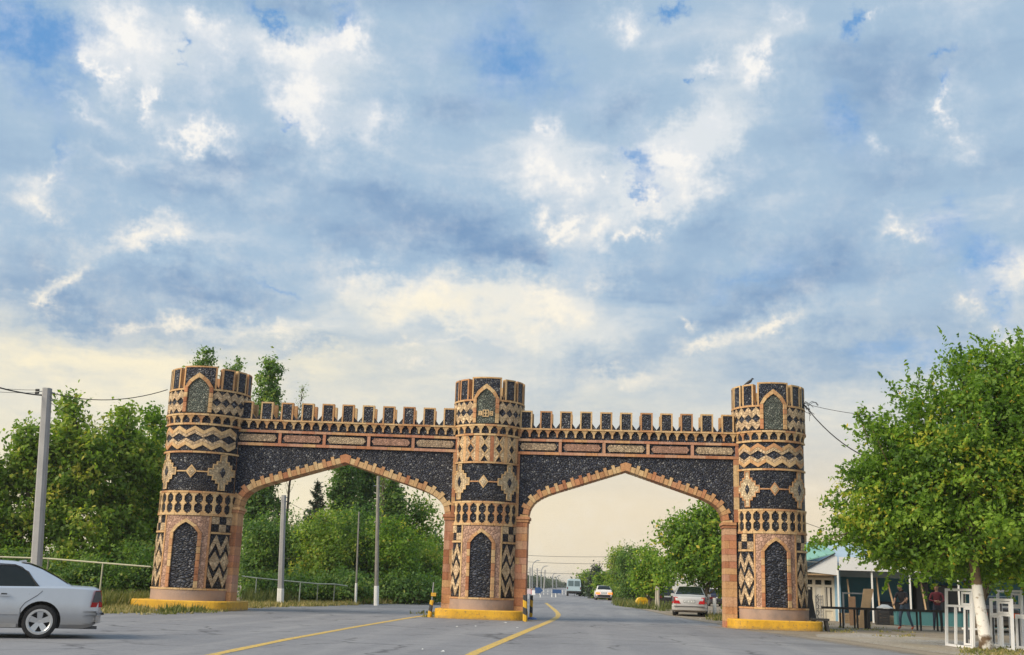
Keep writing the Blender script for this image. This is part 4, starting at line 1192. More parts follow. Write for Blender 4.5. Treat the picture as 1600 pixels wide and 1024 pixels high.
def big_tree():
    rng = np.random.default_rng(101)
    Y = tb.y + 0.6
    lobes = px_lobes([(1560, 745, 130, 120), (1500, 700, 90, 80, -.4), (1460, 760, 90, 70, .3), (1410, 790, 70, 60), (1380, 710, 40, 52, .4), (1450, 640, 55, 46), (1530, 610, 66, 60),
                      (1600, 620, 70, 80), (1370, 830, 50, 34), (1460, 830, 80, 42), (1560, 835, 110, 46, -.3), (1330, 800, 34, 26, .3), (1355, 660, 18, 12, .2), (1665, 720, 110, 140), (1590, 570, 40, 30), (1650, 830, 90, 60), (1352, 755, 30, 30), (1440, 868, 52, 26, .6), (1530, 872, 60, 26, .8), (1610, 880, 60, 30, .4), (1385, 860, 34, 18, .6), (1425, 690, 34, 28, .5), (1500, 570, 26, 20, .4)], Y, .95)
    t = thing('whitewashed_tree', (tb.x, tb.y, 0), 'large leafy tree at right with a whitewashed trunk', 'tree')
    lw = [(x - tb.x, y - tb.y, z, a, b, c) for x, y, z, a, b, c in lobes]
    p, tone, c, ou = crown_points(lw, 105000, rng, .44, .60, .62, -.1, 90)
    # sprays: single leafy shoots that stick out of the crown
    sp_ = [((1372, 690), (1345, 632)), ((1350, 670), (1338, 645)), ((1430, 640), (1437, 580)), ((1450, 610), (1462, 575)), ((1500, 590), (1487, 572)), ((1530, 590), (1520, 545)), ((1560, 590), (1547, 540)),
           ((1580, 570), (1568, 535)), ((1600, 560), (1590, 512)), ((1345, 770), (1298, 770)), ((1335, 790), (1284, 778)), ((1330, 835), (1272, 838)), ((1325, 845), (1262, 846)), ((1300, 842), (1258, 858)), ((1350, 800), (1300, 815)), ((1345, 740), (1318, 752)), ((1545, 560), (1520, 548)), ((1595, 545), (1560, 548)), ((1360, 720), (1330, 720)),
           ((1400, 860), (1340, 868)), ((1420, 870), (1370, 885)), ((1470, 870), (1440, 905)), ((1600, 870), (1580, 900)), ((1520, 860), (1500, 890))]
    P = [p]; T = [tone]; mb2 = []
    for (a, b) in sp_:
        dy = rng.uniform(-.8, .8)
        A = at(*a, Y + dy); B = at(*b, Y + dy); A = Vector((A.x - tb.x, A.y - tb.y, A.z)); B = Vector((B.x - tb.x, B.y - tb.y, B.z))
        m = int(80 * (B - A).length) + 24
        f = rng.random(m); q = np.array([tuple(A.lerp(B, x)) for x in f]) + rng.normal(0, .06, (m, 3)); q[:, 2] -= rng.random(m) * .06
        P.append(q); T.append(np.clip(rng.normal(.45, .2, m), 0, 1)); mb2.append((A, B))
    p = np.concatenate(P); tone = np.concatenate(T)
    inst('crown', leaf_mesh('crown', p, .128, tone, LF_BRIGHT, rng, up=.35, asp=.56, out=ou), t)
    top = at(1520, 870, tb.y + .1); tl = Vector((top.x - tb.x, top.y - tb.y, top.z))
    mid = Vector((tl.x * .62, 0.03, tl.z * .55))
    mb = MB().tube([(0.03, 0, -.05), (0.0, 0, .25), mid, tl, tl + Vector((-.05, .1, .9)), tl + Vector((.1, .2, 2.2)), tl + Vector((.3, .2, 3.8))], [.22, .165, .135, .12, .11, .08, .03], 14)
    for q in range(46):
        e = c[rng.integers(0, len(c))]; z0 = rng.uniform(.0, 2.4)
        limb(mb, tl + Vector((.02, .05, z0)), e, .06 * (1 - z0 / 4), .010, rng)
    for A, B in mb2: mb.tube([A + (A - B) * .6, A, B], [.014, .011, .004], 5)
    inst('trunk', mb.mesh('trunk', M_WASH, True), t)
big_tree()
tree('shade_tree', 'dark leafy tree behind the whitewashed tree, shading the workshop', bx(1527, 43, 960), px_lobes([(1440, 840, 70, 40), (1520, 850, 70, 44), (1600, 855, 70, 44), (1470, 880, 60, 24), (1560, 885, 70, 24), (1390, 850, 40, 30), (1660, 850, 60, 60)], 43), 26000, .16, LF_DARK, 131, clump=.5, r=.13)

# grasses: nobody could count the blades
def grass(name, label, areas, seed, h=.25):
    rng = np.random.default_rng(seed)
    P = []; T = []; S = []
    for (poly, n, hh, tone) in areas:
        a = np.array(poly, float)                # quad of ground points
        u = rng.random(n); v = rng.random(n)
        q = ((1 - u) * (1 - v))[:, None] * a[0] + (u * (1 - v))[:, None] * a[1] + (u * v)[:, None] * a[2] + ((1 - u) * v)[:, None] * a[3]
        # tufts
        m = max(4, n // 14); cen = q[rng.integers(0, n, m)]; q = cen[rng.integers(0, m, n)] + rng.normal(0, .13, (n, 2))
        hgt = hh * rng.uniform(.4, 1.25, n)
        P.append(np.c_[q, hgt * .42]); T.append(np.clip(rng.normal(tone, .22, n), 0, 1)); S.append(hgt)
    P = np.concatenate(P); T = np.concatenate(T); S = np.concatenate(S)
    n = len(P); ax = np.c_[rng.normal(0, .32, (n, 2)), np.ones(n)]; ax /= np.linalg.norm(ax, axis=1)[:, None]
    side = rng.normal(size=(n, 3)); side -= ax * np.sum(side * ax, axis=1)[:, None]; side /= np.linalg.norm(side, axis=1)[:, None]
    w = (.016 + .03 * rng.random(n))[:, None]
    b = P.copy(); b[:, 2] = -.01
    v = np.empty((n, 3, 3)); v[:, 0] = b - side * w; v[:, 1] = b + side * w; v[:, 2] = b + ax * S[:, None]
    me = bpy.data.meshes.new(name); me.vertices.add(n * 3); me.vertices.foreach_set('co', v.reshape(-1))
    me.loops.add(n * 3); me.loops.foreach_set('vertex_index', np.arange(n * 3, dtype=np.int32)); me.polygons.add(n); me.polygons.foreach_set('loop_start', np.arange(0, n * 3, 3, dtype=np.int32)); me.update(calc_edges=True)
    at_ = me.attributes.new('tone', 'FLOAT', 'POINT'); at_.data.foreach_set('value', np.repeat(T, 3).astype(np.float32)); me.materials.append(LF_GRASS)
    o = inst(name, me); tag(o, label, 'grass', kind='stuff')
def Q(*pp): return [G(*p) for p in pp]
grass('verge_grass', 'dry grass and green weeds on the verge left of the road', [
    (Q((60, 962), (232, 958), (232, 946), (60, 946)), 4200, .18, .66), (Q((150, 952), (235, 950), (235, 944), (150, 944)), 2600, .55, .30),
    (Q((225, 962), (385, 956), (385, 954.5), (225, 959)), 220, .12, .5), (Q((252, 959), (290, 957.5), (290, 956), (252, 957)), 200, .30, .15), (Q((300, 956.5), (318, 956), (318, 955), (300, 955.4)), 90, .26, .2),
    (Q((383, 951), (560, 946), (560, 939), (383, 942)), 5600, .20, .7), (Q((383, 944), (560, 941), (560, 937), (383, 938)), 3600, .70, .22),
    (Q((540, 946), (690, 942), (690, 937), (540, 938)), 4200, .32, .5), (Q((540, 940), (690, 938), (690, 935), (540, 935)), 2600, .65, .2)], 111)
grass('forecourt_weeds', 'sparse weeds in the gravel at the right and by the road', [
    (Q((1270, 985), (1420, 1000), (1430, 985), (1270, 972)), 420, .09, .6), (Q((1500, 1026), (1600, 1030), (1600, 1016), (1500, 1014)), 900, .07, .6), (Q((1512, 1021), (1575, 1021), (1575, 1012), (1512, 1012)), 300, .10, .4),
    (Q((960, 947), (1048, 957), (1048, 950), (960, 942)), 2200, .5, .2), (Q((1105, 968), (1135, 972), (1135, 962), (1105, 960)), 300, .25, .5), (Q((655, 966), (700, 966), (700, 958), (655, 958)), 220, .14, .5)], 112)

# ---------------------------------------------------------------- vehicles
def carpaint(name, c, metal=.35, rough=.32, dirt=.25):
    t = NT(name); v = t.coord()
    sp = t.n('ShaderNodeSeparateXYZ'); t.l(v, sp.inputs[0])
    n1 = t.noise(v, 3.0, 5, .6); n2 = t.noise(v, 40, 3, .6)
    low = t.ramp(t.math('ADD', sp.outputs[2], t.math('MULTIPLY', n1, .35)), [(.45, (1, 1, 1)), (.85, (0, 0, 0))])
    d = t.math('MULTIPLY', t.math('MULTIPLY', low, t.math('ADD', n1, .2)), dirt * 1.6)
    t.base(t.mix(d, t.mix(n1, tuple(x * .93 for x in c), tuple(min(1, x * 1.05) for x in c)), (.24, .20, .15)))
    t.set(Metallic=metal, Roughness=t.math('ADD', t.math('MULTIPLY', n2, .12), rough - .04), Coat_Weight=.35, Coat_Roughness=.12)
    return t.mat
M_SILVER = carpaint('silver_paint', (.50, .55, .63), .45, .28, .5)
M_SILVER2 = carpaint('pale_silver_paint', (.55, .55, .56), .40, .36, .4)
M_WHITEC = carpaint('white_car_paint', (.72, .72, .72), 0, .4, .3)
M_VANBLUE = carpaint('pale_blue_paint', (.36, .48, .54), 0, .45, .4)
M_BLACKC = carpaint('black_car_paint', (.015, .017, .022), .2, .25, .3)
M_NAVY = carpaint('navy_car_paint', (.03, .035, .07), .2, .3, .3)
M_MAROON = carpaint('old_dark_paint', (.035, .035, .04), .0, .45, .4)
def make_glass(name, c, rough=.06):
    t = NT(name); t.base(c); t.set(Roughness=rough, Specular_IOR_Level=.45)
    return t.mat
M_GLASS = make_glass('car_glass', (.008, .012, .012), .04)
M_GLASSB = make_glass('bluish_car_glass', (.10, .15, .17), .15)
M_TYRE = plain('tyre_rubber', (.022, .022, .024), .85, var=.3, scale=20, bump=.3)
M_BLACK = plain('black_plastic', (.02, .02, .022), .6)
M_RIM = plain('alloy', (.55, .57, .60), .3, .75, .08)
M_STEELRIM = plain('steel_rim', (.20, .20, .21), .5, .5, .2)
M_CHROME = plain('chrome', (.62, .63, .64), .2, .9, .05)
M_RED = plain('red_lens', (.38, .012, .014), .2, var=.1)
M_REDD = plain('dark_red_lens', (.12, .010, .012), .2, var=.1)
M_AMBER = plain('amber_lens', (.62, .10, .015), .2, var=.1)
M_SMOKE = plain('smoked_lens', (.10, .10, .105), .2, var=.1)
M_PLATE = plain('plate_white', (.68, .70, .70), .5, var=.05)
def emis(name, c, s):
    t = NT(name); t.base((c[0] * .6, c[1] * .6, c[2] * .6)); t.b.inputs['Emission Color'].default_value = (*c, 1); t.b.inputs['Emission Strength'].default_value = s
    return t.mat
M_LAMPON = emis('lit_tail_lamp', (1.0, .16, .03), 1.6)

def cut_wheels(mb, mats, cuts, rad, wid):
    me = mb.mesh('car_body_tmp', mats)
    bm = bmesh.new(); bm.from_mesh(me); bmesh.ops.remove_doubles(bm, verts=bm.verts, dist=.0008); bmesh.ops.recalc_face_normals(bm, faces=bm.faces); bm.to_mesh(me); bm.free()
    o = bpy.data.objects.new('tmp', me); COL.objects.link(o)
    tmp = [o]
    for (x, y, z) in cuts:
        c = MB(); n = 28; A = []; B = []
        for i in range(n):
            a = 2 * pi * i / n
            A.append(c.vert((x + cos(a) * rad, y - wid / 2, z + sin(a) * rad))); B.append(c.vert((x + cos(a) * rad, y + wid / 2, z + sin(a) * rad)))
        for i in range(n): c.face((A[i], A[(i + 1) % n], B[(i + 1) % n], B[i]))
        c.face(A[::-1]); c.face(B)
        k = c.obj('tmpc', mats if not isinstance(mats, list) else mats[0]); tmp.append(k)
        bmk = bmesh.new(); bmk.from_mesh(k.data); bmesh.ops.recalc_face_normals(bmk, faces=bmk.faces); bmk.to_mesh(k.data); bmk.free()
        m = o.modifiers.new('b', 'BOOLEAN'); m.operation = 'DIFFERENCE'; m.object = k; m.solver = 'EXACT'
    dg = bpy.context.evaluated_depsgraph_get(); dg.update()
    res = bpy.data.meshes.new_from_object(o.evaluated_get(dg))
    for k in tmp: bpy.data.objects.remove(k, do_unlink=True)
    return res
def smooth_by_angle(me, deg=32):
    bm = bmesh.new(); bm.from_mesh(me)
    for f in bm.faces: f.smooth = True
    for e in bm.edges:
        if len(e.link_faces) == 2: e.smooth = e.calc_face_angle(0) < radians(deg)
        else: e.smooth = False
    bm.to_mesh(me); bm.free()
    return me
def wheel_meshes(r, w, spokes, rim_mat):
    rr = r * .73
    t = MB(); M_ = Matrix.Rotation(radians(90), 4, 'X')
    t.lathe([(rr, -w / 2 + .01), (r * .80, -w / 2), (r * .95, -w * .46), (r, -w * .33), (r, w * .33), (r * .95, w * .46), (r * .80, w / 2), (rr, w / 2 - .01), (rr, -w / 2 + .01)], 32, 0, M_)
    tm = t.mesh('wheel', M_TYRE, True)
    m = MB(); M_ = Matrix.Rotation(radians(-90), 4, 'X')
    m.lathe([(rr - .055, -w * .25), (rr - .045, -w * .46), (rr - .034, -w * .51), (rr + .006, -w * .51), (rr + .008, w * .3)], 32, 0, M_)
    m.lathe([(.0, -w * .30), (.065, -w * .34), (.07, -w * .22), (rr * .4, -w * .05), (rr, -w * .05)], 32, 1, M_)
    for i in range(spokes):
        a = 2 * pi * i / spokes + pi / 2
        d = Vector((cos(a), 0, sin(a))); e = Vector((-sin(a), 0, cos(a)))
        for s0, s1, y0, y1 in ((.03, rr - .035, -w * .36, -w * .46),):
            w0, w1 = (.040, .058) if spokes == 5 else (.03, .04)
            q = [d * s0 - e * w0 + Vector((0, y0, 0)), d * s0 + e * w0 + Vector((0, y0, 0)), d * s1 + e * w1 + Vector((0, y1, 0)), d * s1 - e * w1 + Vector((0, y1, 0))]
            m.poly(q, (0, .05, 0))
    m.lathe([(0, -w * .36), (.038, -w * .355), (.042, -w * .30)], 16, 0, M_)
    rm = m.mesh('rim', [rim_mat, M_BLACK], False)
    return tm, rm

SEDAN = dict(L=(-2.42, 2.08), axle=(-1.345, 1.345), wr=.315, ww=.20, w=.86, zb=.20, belt=.90, track=.745,
             top=[(-2.42, .80), (-2.38, .915), (-2.28, .955), (-1.75, .975), (.75, .93), (1.7, .80), (2.0, .70), (2.08, .62)],
             plan=[(-2.42, .78), (-2.36, .905), (-2.15, .965), (-1.4, 1.0), (1.2, 1.0), (1.8, .93), (2.02, .82), (2.08, .68)],
             roof=[(-1.88, .965), (-1.60, 1.13), (-1.30, 1.285), (-1.05, 1.375), (-.75, 1.412), (-.3, 1.425), (.0, 1.41), (.25, 1.355), (.55, 1.17), (.98, .92)],
             wb=.80, wroof=.585)
HATCH = dict(L=(-1.95, 2.0), axle=(-1.2, 1.26), wr=.285, ww=.17, w=.81, zb=.22, belt=.88, track=.69,
             top=[(-1.95, .78), (-1.93, .90), (-1.5, .93), (.75, .90), (1.7, .80), (1.95, .70), (2.0, .62)],
             plan=[(-1.95, .93), (-1.88, .97), (-1.4, 1.0), (1.2, 1.0), (1.8, .96), (2.0, .86)],
             roof=[(-1.93, .91), (-1.75, 1.08), (-1.50, 1.27), (-1.25, 1.37), (-.8, 1.40), (.0, 1.385), (.2, 1.33), (.55, 1.12), (.9, .90)],
             wb=.77, wroof=.57)
BOXY = dict(L=(-2.0, 2.05), axle=(-1.15, 1.27), wr=.29, ww=.17, w=.80, zb=.22, belt=.87, track=.68,
            top=[(-2.0, .80), (-1.98, .90), (-1.2, .93), (.75, .90), (2.0, .82), (2.05, .72)],
            plan=[(-2.0, .95), (-1.9, .98), (-1.4, 1.0), (1.9, .98), (2.05, .94)],
            roof=[(-1.45, .93), (-1.05, 1.36), (-.9, 1.40), (.0, 1.41), (.1, 1.40), (.35, 1.28), (.75, .90)], wb=.75, wroof=.60)
def car_side_y(P, z): return P['wb'] - (P['wb'] - P['wroof']) * (z - P['belt']) / (1.38 - P['belt'])
def build_car(name, label, loc, rz, P, paint, cat='car', group=None, lamps=(M_RED, M_AMBER), glass=None, detail=False, spokes=5, rim=None, plate=True, lamp_lit=None, black_bumper=False):
    glass = glass or M_GLASS
    t = thing(name, loc, label, cat, group, rz)
    x0, x1 = P['L']; w = P['w']; zb = P['zb']; belt = P['belt']
    xs = sorted(set([x0, x1] + [p[0] for p in P['top']] + [p[0] for p in P['plan']] + lsp(x0, x1, 26)))
    mb = MB(); rows = []
    for x in xs:
        k = interp(x, P['plan']) * w; zt = interp(x, P['top'])
        end = interp(x, [(x0, .16), (x0 + .10, .05), (x0 + .3, 0), (x1 - .3, 0), (x1 - .1, .05), (x1, .16)])
        zl = zb + end
        sec = [(k * .90, zl), (k * .975, zl + .07), (k * .995, min(.44, zt - .14)), (k * 1.0, min(.50, zt - .10)), (k * .99, min(.66, zt - .06)), (k * .965, zt - .035), (k * .93, zt - .005), (k * .80, zt + .008), (0, zt + .02)]
        pts = sec + [(-a, b) for a, b in sec[-2::-1]]
        rows.append([mb.vert((x, a, b)) for a, b in pts])
    n = len(rows[0])
    for a, b in zip(rows, rows[1:]):
        for i in range(n - 1): mb.face((a[i], a[i + 1], b[i + 1], b[i]))
        mb.face((a[n - 1], a[0], b[0], b[n - 1]))
    mb.face(rows[0]); mb.face(rows[-1][::-1])
    cuts = [(ax, s * w, P['wr'] + .01) for ax in P['axle'] for s in (-1, 1)]
    body = cut_wheels(mb, [paint], cuts, P['wr'] + .055, .5)
    body.materials.append(M_BLACK); body.materials.append(M_BLACK) if len(body.materials) < 2 else None
    bi = [k for k, q_ in enumerate(body.materials) if q_ == M_BLACK][0]
    for p_ in body.polygons:
        for ax in P['axle']:
            dd_ = math.hypot(p_.center.x - ax, p_.center.z - P['wr'] - .01)
            if dd_ < P['wr'] + .06 and (abs(p_.normal.y) < .3 or abs(p_.center.y) < w - .15): p_.material_index = bi
    smooth_by_angle(body, 30)
    inst('body', body, t)
    # cabin
    mb = MB(); rows = []
    rf = P['roof']; xs = sorted(set([p[0] for p in rf] + lsp(rf[0][0], rf[-1][0], 22)))
    for x in xs:
        zr = interp(x, rf); ze = max(zr - .05, belt - .02); y = car_side_y(P, ze)
        yb = car_side_y(P, belt - .03)
        sec = [(yb, belt - .03), (y, ze), (y - .035, zr - .018), (y - .11, zr), (0, zr + .018)]
        pts = sec + [(-a, b) for a, b in sec[-2::-1]]
        rows.append([mb.vert((x, a, b)) for a, b in pts])
    n = len(rows[0])
    for a, b in zip(rows, rows[1:]):
        for i in range(n - 1): mb.face((a[i], a[i + 1], b[i + 1], b[i]))
    me = mb.mesh('roof', paint); smooth_by_angle(me, 40); inst('roof', me, t)
    # side windows: front and rear of each side, follow the slope of the cabin
    def side_window(q, s, off=.005):
        m = MB(); pts = [(x, s * (car_side_y(P, z) + off), z) for x, z in q]
        if s < 0: pts = pts[::-1]
        m.poly([Vector(p) for p in pts][::-1], (0, -s * .012, 0)); return m
    zr = lambda x: interp(x, rf)
    zw = belt + .02
    bx0, bx1 = P['axle'][0] + .02, rf[-1][0]
    top = min(1.335, max(z for _, z in rf) - .085)
    xa = next(x for x in lsp(rf[0][0], 0, 200) if zr(x) > top + .06); xz = next(x for x in lsp(rf[-1][0], 0, 200) if zr(x) > top + .06)
    q0 = max(next(x for x in lsp(rf[0][0], 0, 200) if zr(x) > zw + .16) + .10, P['axle'][0] + .05)
    q1 = next(x for x in lsp(rf[-1][0], 0, 200) if zr(x) > zw + .08) - .06
    mid = -.12 if P is not BOXY else -.1
    rear_q = [(q0 + .02, zw), (mid - .03, zw), (mid - .03, top), (xa + .06, top), ((xa + q0) / 2 + .04, (top + zw) / 2 + .10)]
    frnt_q = [(mid + .03, zw), (q1, zw), (xz - .02, top), (mid + .03, top)]
    for s in (-1, 1):
        for q in (rear_q, frnt_q):
            wo = side_window(q, s).obj('side_window', glass, t)
            if detail:
                m = MB(); pp = [(x, s * (car_side_y(P, z) + .008), z) for x, z in q]
                m.tube(pp + [pp[0]], .010, 6); m.obj('window_seal', M_BLACK, wo)
    # rear and front glass on the slopes
    def slope_glass(xa_, xb_, nm):
        m = MB(); A = []
        for x in lsp(xa_, xb_, 6):
            z = zr(x); y = car_side_y(P, max(z - .05, belt)) - .075
            A.append([(x, yy, z + .018 * (1 - abs(yy) / y * .9) + .006) for yy in lsp(-y, y, 6)])
        sgn = -1 if xb_ < 0 else 1
        idx = [[m.vert((p[0] + sgn * .006, p[1], p[2] + .004)) for p in r] for r in A]
        for a, b in zip(idx, idx[1:]):
            for i in range(6): m.face((a[i], a[i + 1], b[i + 1], b[i]))
        o = m.obj(nm, glass, t, True)
    slope_glass(rf[0][0] + .10, xa - .02, 'rear_window'); slope_glass(rf[-1][0] - .10, xz + .02, 'windscreen')
    # underside, so the arches are dark inside
    MB().box(x0 + .25, x1 - .25, -w * .80, w * .80, .19, .60).obj('underbody', M_BLACK, t)
    tm, rm = wheel_meshes(P['wr'], P['ww'], spokes, rim or M_RIM)
    for ax in P['axle']:
        for s in (-1, 1):
            wl = inst('wheel', tm, t, TR((ax, s * P['track'], P['wr'])) @ (RZ(pi) if s > 0 else Matrix()))
            inst('rim', rm, wl)
    # bumpers
    k0 = interp(x0 + .02, P['plan']) * w
    for nm, xe, sg in (('rear_bumper', x0, -1), ('front_bumper', x1, 1)):
        m = MB(); path = []
        for f in lsp(-1, 1, 14):
            yy = f * w * .985; xx = xe + sg * (.035 - .12 * abs(f) ** 4)
            path.append((xx, yy))
        for z0, z1, e in ((.30, .44, .0), (.44, .505, .02), (.505, .53, -.01)):
            lo = [m.vert((x + sg * e, y, z0)) for x, y in path]; hi = [m.vert((x + sg * e, y, z1)) for x, y in path]
            inn = [m.vert((xe - sg * .34, y, z1)) for x, y in path]; inl = [m.vert((xe - sg * .30, y, z0)) for x, y in path]
            for i in range(len(path) - 1):
                m.face((lo[i], lo[i + 1], hi[i + 1], hi[i])); m.face((hi[i], hi[i + 1], inn[i + 1], inn[i])); m.face((lo[i], lo[i + 1], inl[i + 1], inl[i]))
        m.obj(nm, M_BLACK if black_bumper else paint, t)
        m = MB().beam((xe + sg * .05, -w * .86, .475), (xe + sg * .05, w * .86, .475), .02, .035).obj('bumper_strip', M_BLACK, t)
    # lamps
    for s in (-1, 1):
        ya, yb = s * w * .50, s * (k0 + .012)
        if P is SEDAN:
            q = [(x0 - .006, yb, .60), (x0 - .006, ya, .60), (x0 + .045, s * w * .66, .905), (x0 + .055, yb * .985, .915)]
            qs = [(x0 - .004, s * (k0 * 1.0 + .008), .60), (x0 + .20, s * (w * .955 + .012), .60), (x0 + .135, s * (w * .93 + .012), .915), (x0 + .05, s * (k0 + .012), .915)]
        else:
            q = [(x0 - .01, yb, .58), (x0 - .01, ya, .58), (x0 - .008, ya, .76), (x0 - .008, yb, .76)]
            qs = [(x0 - .01, yb, .58), (x0 + .10, s * w * .985, .58), (x0 + .10, s * w * .985, .76), (x0 - .008, yb, .76)]
        q = [(p[0] - .018, p[1], p[2]) for p in q]; qs = [(p[0] - (.018 if p[0] < x0 + .07 else 0), p[1] + s * .006, p[2]) for p in qs]
        m = MB(); m.face([m.vert(p) for p in q]); m.face([m.vert(p) for p in qs])
        # a little thickness
        m.face([m.vert((p[0] + .05, p[1] * .97, p[2])) for p in q]); 
        for a, b in zip(q, q[1:] + q[:1]):
            m.face([m.vert(a), m.vert(b), m.vert((b[0] + .05, b[1] * .97, b[2])), m.vert((a[0] + .05, a[1] * .97, a[2]))])
        lo = m.obj('tail_lamp', lamp_lit or lamps[0], t)
        if P is SEDAN:
            m = MB(); m.face([m.vert((p[0] - .0, p[1] + s * .004, p[2])) for p in ((x0 + .0, s * (k0 + .022), .69), (x0 + .182, s * (w * .948 + .022), .69), (x0 + .138, s * (w * .935 + .022), .90), (x0 + .04, s * (k0 + .024), .90))])
            m.obj('smoked_lens', M_SMOKE, lo)
        MB().box(x1 - .06, x1 + .01, *sorted((s * w * .45, s * w * .80)), .56, .70).obj('headlight', M_CHROME, t)
    # mirrors, handles, plate
    for s in (-1, 1):
        MB().box(.62, .78, *sorted((s * (w - .02), s * (w + .15))), .93, 1.06).obj('wing_mirror', M_BLACK if black_bumper else paint, t)
        for hx in (-.78, .28):
            if hx < 0 and P is HATCH: continue
            m = MB().box(hx, hx + .20, *sorted((s * (w * .985), s * (w + .022))), .775, .80)
            m.box(hx + .05, hx + .15, *sorted((s * (w * .98), s * (w + .012))), .80, .825, 1)
            m.obj('door_handle', [paint, M_BLACK], t)
    if plate:
        pl = MB().box(x0 - .012, x0 + .06, -.27, .27, .645, .765).obj('number_plate', M_BLACK, t)
        m = MB().box(x0 - .020, x0 - .010, -.25, .25, .660, .752); m.obj('plate_face', M_PLATE, pl)
        m = MB()
        for yy, hh in ((-.20, .05), (-.15, .05), (-.07, .05), (-.02, .05), (.06, .05), (.11, .05), (.16, .05)):
            m.box(x0 - .0215, x0 - .0195, yy, yy + .026, .682, .730)
        m.obj('plate_marks', M_BLACK, pl)
    if detail:
        def seam(pts, nm='door_seam'):
            MB().tube(pts, .0065, 5).obj(nm, M_BLACK, t)
        for s in (-1, 1):
            sy = lambda z: s * (w * interp(z, [(.2, .955), (.44, .995), (.5, 1.0), (.66, .99), (.9, .967)]) + .001)
            cy = lambda z: s * (car_side_y(P, z) + .010)
            # rear door edge curves round the wheel arch, up behind the window
            seam([(-.98, sy(.30), .30), (-1.0, sy(.44), .44), (-.985, sy(.55), .55), (-1.06, sy(.66), .66), (-1.26, sy(.80), .80), (-1.335, sy(.87), .875), (-1.30, cy(.93) + s * .01, .93), (-1.22, cy(1.02), 1.02), (-1.06, cy(1.20), 1.20), (-.93, cy(1.31), 1.31), (-.80, cy(1.355), 1.355), (-.3, cy(1.37), 1.37), (.05, cy(1.36), 1.36)])
            seam([(-.12, sy(z), z) for z in (.24, .44, .5, .66, .88)])
            seam([(.88, sy(z), z) for z in (.26, .44, .5, .66, .86)])
            MB().beam((-.98, s * (w * 1.0 + .004), .47), (.93, s * (w * 1.0 + .004), .47), .014, .05).obj('side_moulding', paint, t)
            MB().beam((-.95, s * (w * .985), .245), (.95, s * (w * .985), .245), .05, .07).obj('sill', paint, t)
        MB().poly([(-.83, -.012, 1.40), (-1.0, -.012, 1.405), (-.98, -.012, 1.455), (-.86, -.012, 1.43)], (0, .024, 0)).obj('roof_fin', paint, t)
        MB().tube([(x0 + .35, .30, .20), (x0 + .02, .30, .20)], .03, 10).obj('exhaust', M_STEELRIM, t)
    return t
def put_car(px, py, local, rz):                # place so that the local ground point falls on pixel (px,py)
    g = gnd(px, py); v = RZ(rz) @ Vector((*local, 0))
    return (g.x - v.x, g.y - v.y, 0)
rz = radians(180 + 27)
build_car('silver_sedan', 'silver sedan cut off by the left picture edge, seen from its side', put_car(57.5, 998.6, (-1.30, .776), rz), rz, SEDAN, M_SILVER, detail=True, lamps=(M_RED, M_RED), plate=False).scale = (.97, .97, .965)
rz = radians(84)
build_car('parked_sedan', 'silver sedan parked right of the road under the right arch, seen from behind', put_car(1078, 963, (-1.40, 0), rz), rz, SEDAN, M_SILVER2, lamps=(M_RED, M_RED), detail=True)
rz = radians(93)
build_car('white_hatchback', 'white hatchback with lit tail lights driving away on the road', put_car(943, 938.2, (-1.2, 0), rz), rz, HATCH, M_WHITEC, lamp_lit=M_LAMPON, rim=M_STEELRIM, spokes=8, black_bumper=True)
rz = radians(100)
build_car('black_car', 'black car behind the wooden posts, left of the parked silver sedan', put_car(1043, 947.0, (-2.0, 0), rz), rz, BOXY, M_BLACKC, lamps=(M_REDD, M_REDD), rim=M_STEELRIM, spokes=8, black_bumper=True)
rz = radians(95)
build_car('navy_car', 'dark blue car parked between the silver sedan and the right tower', put_car(1124, 948.0, (-2.0, 0), rz), rz, BOXY, M_NAVY, lamps=(M_REDD, M_REDD), rim=M_STEELRIM, spokes=8, black_bumper=True)
rz = radians(72)
build_car('old_dark_car', 'dark old car with red tail lamp behind the whitewashed trunk', put_car(1562, 989, (-2.0, 0), rz), rz, BOXY, M_MAROON, lamps=(M_AMBER, M_RED), rim=M_STEELRIM, spokes=8)
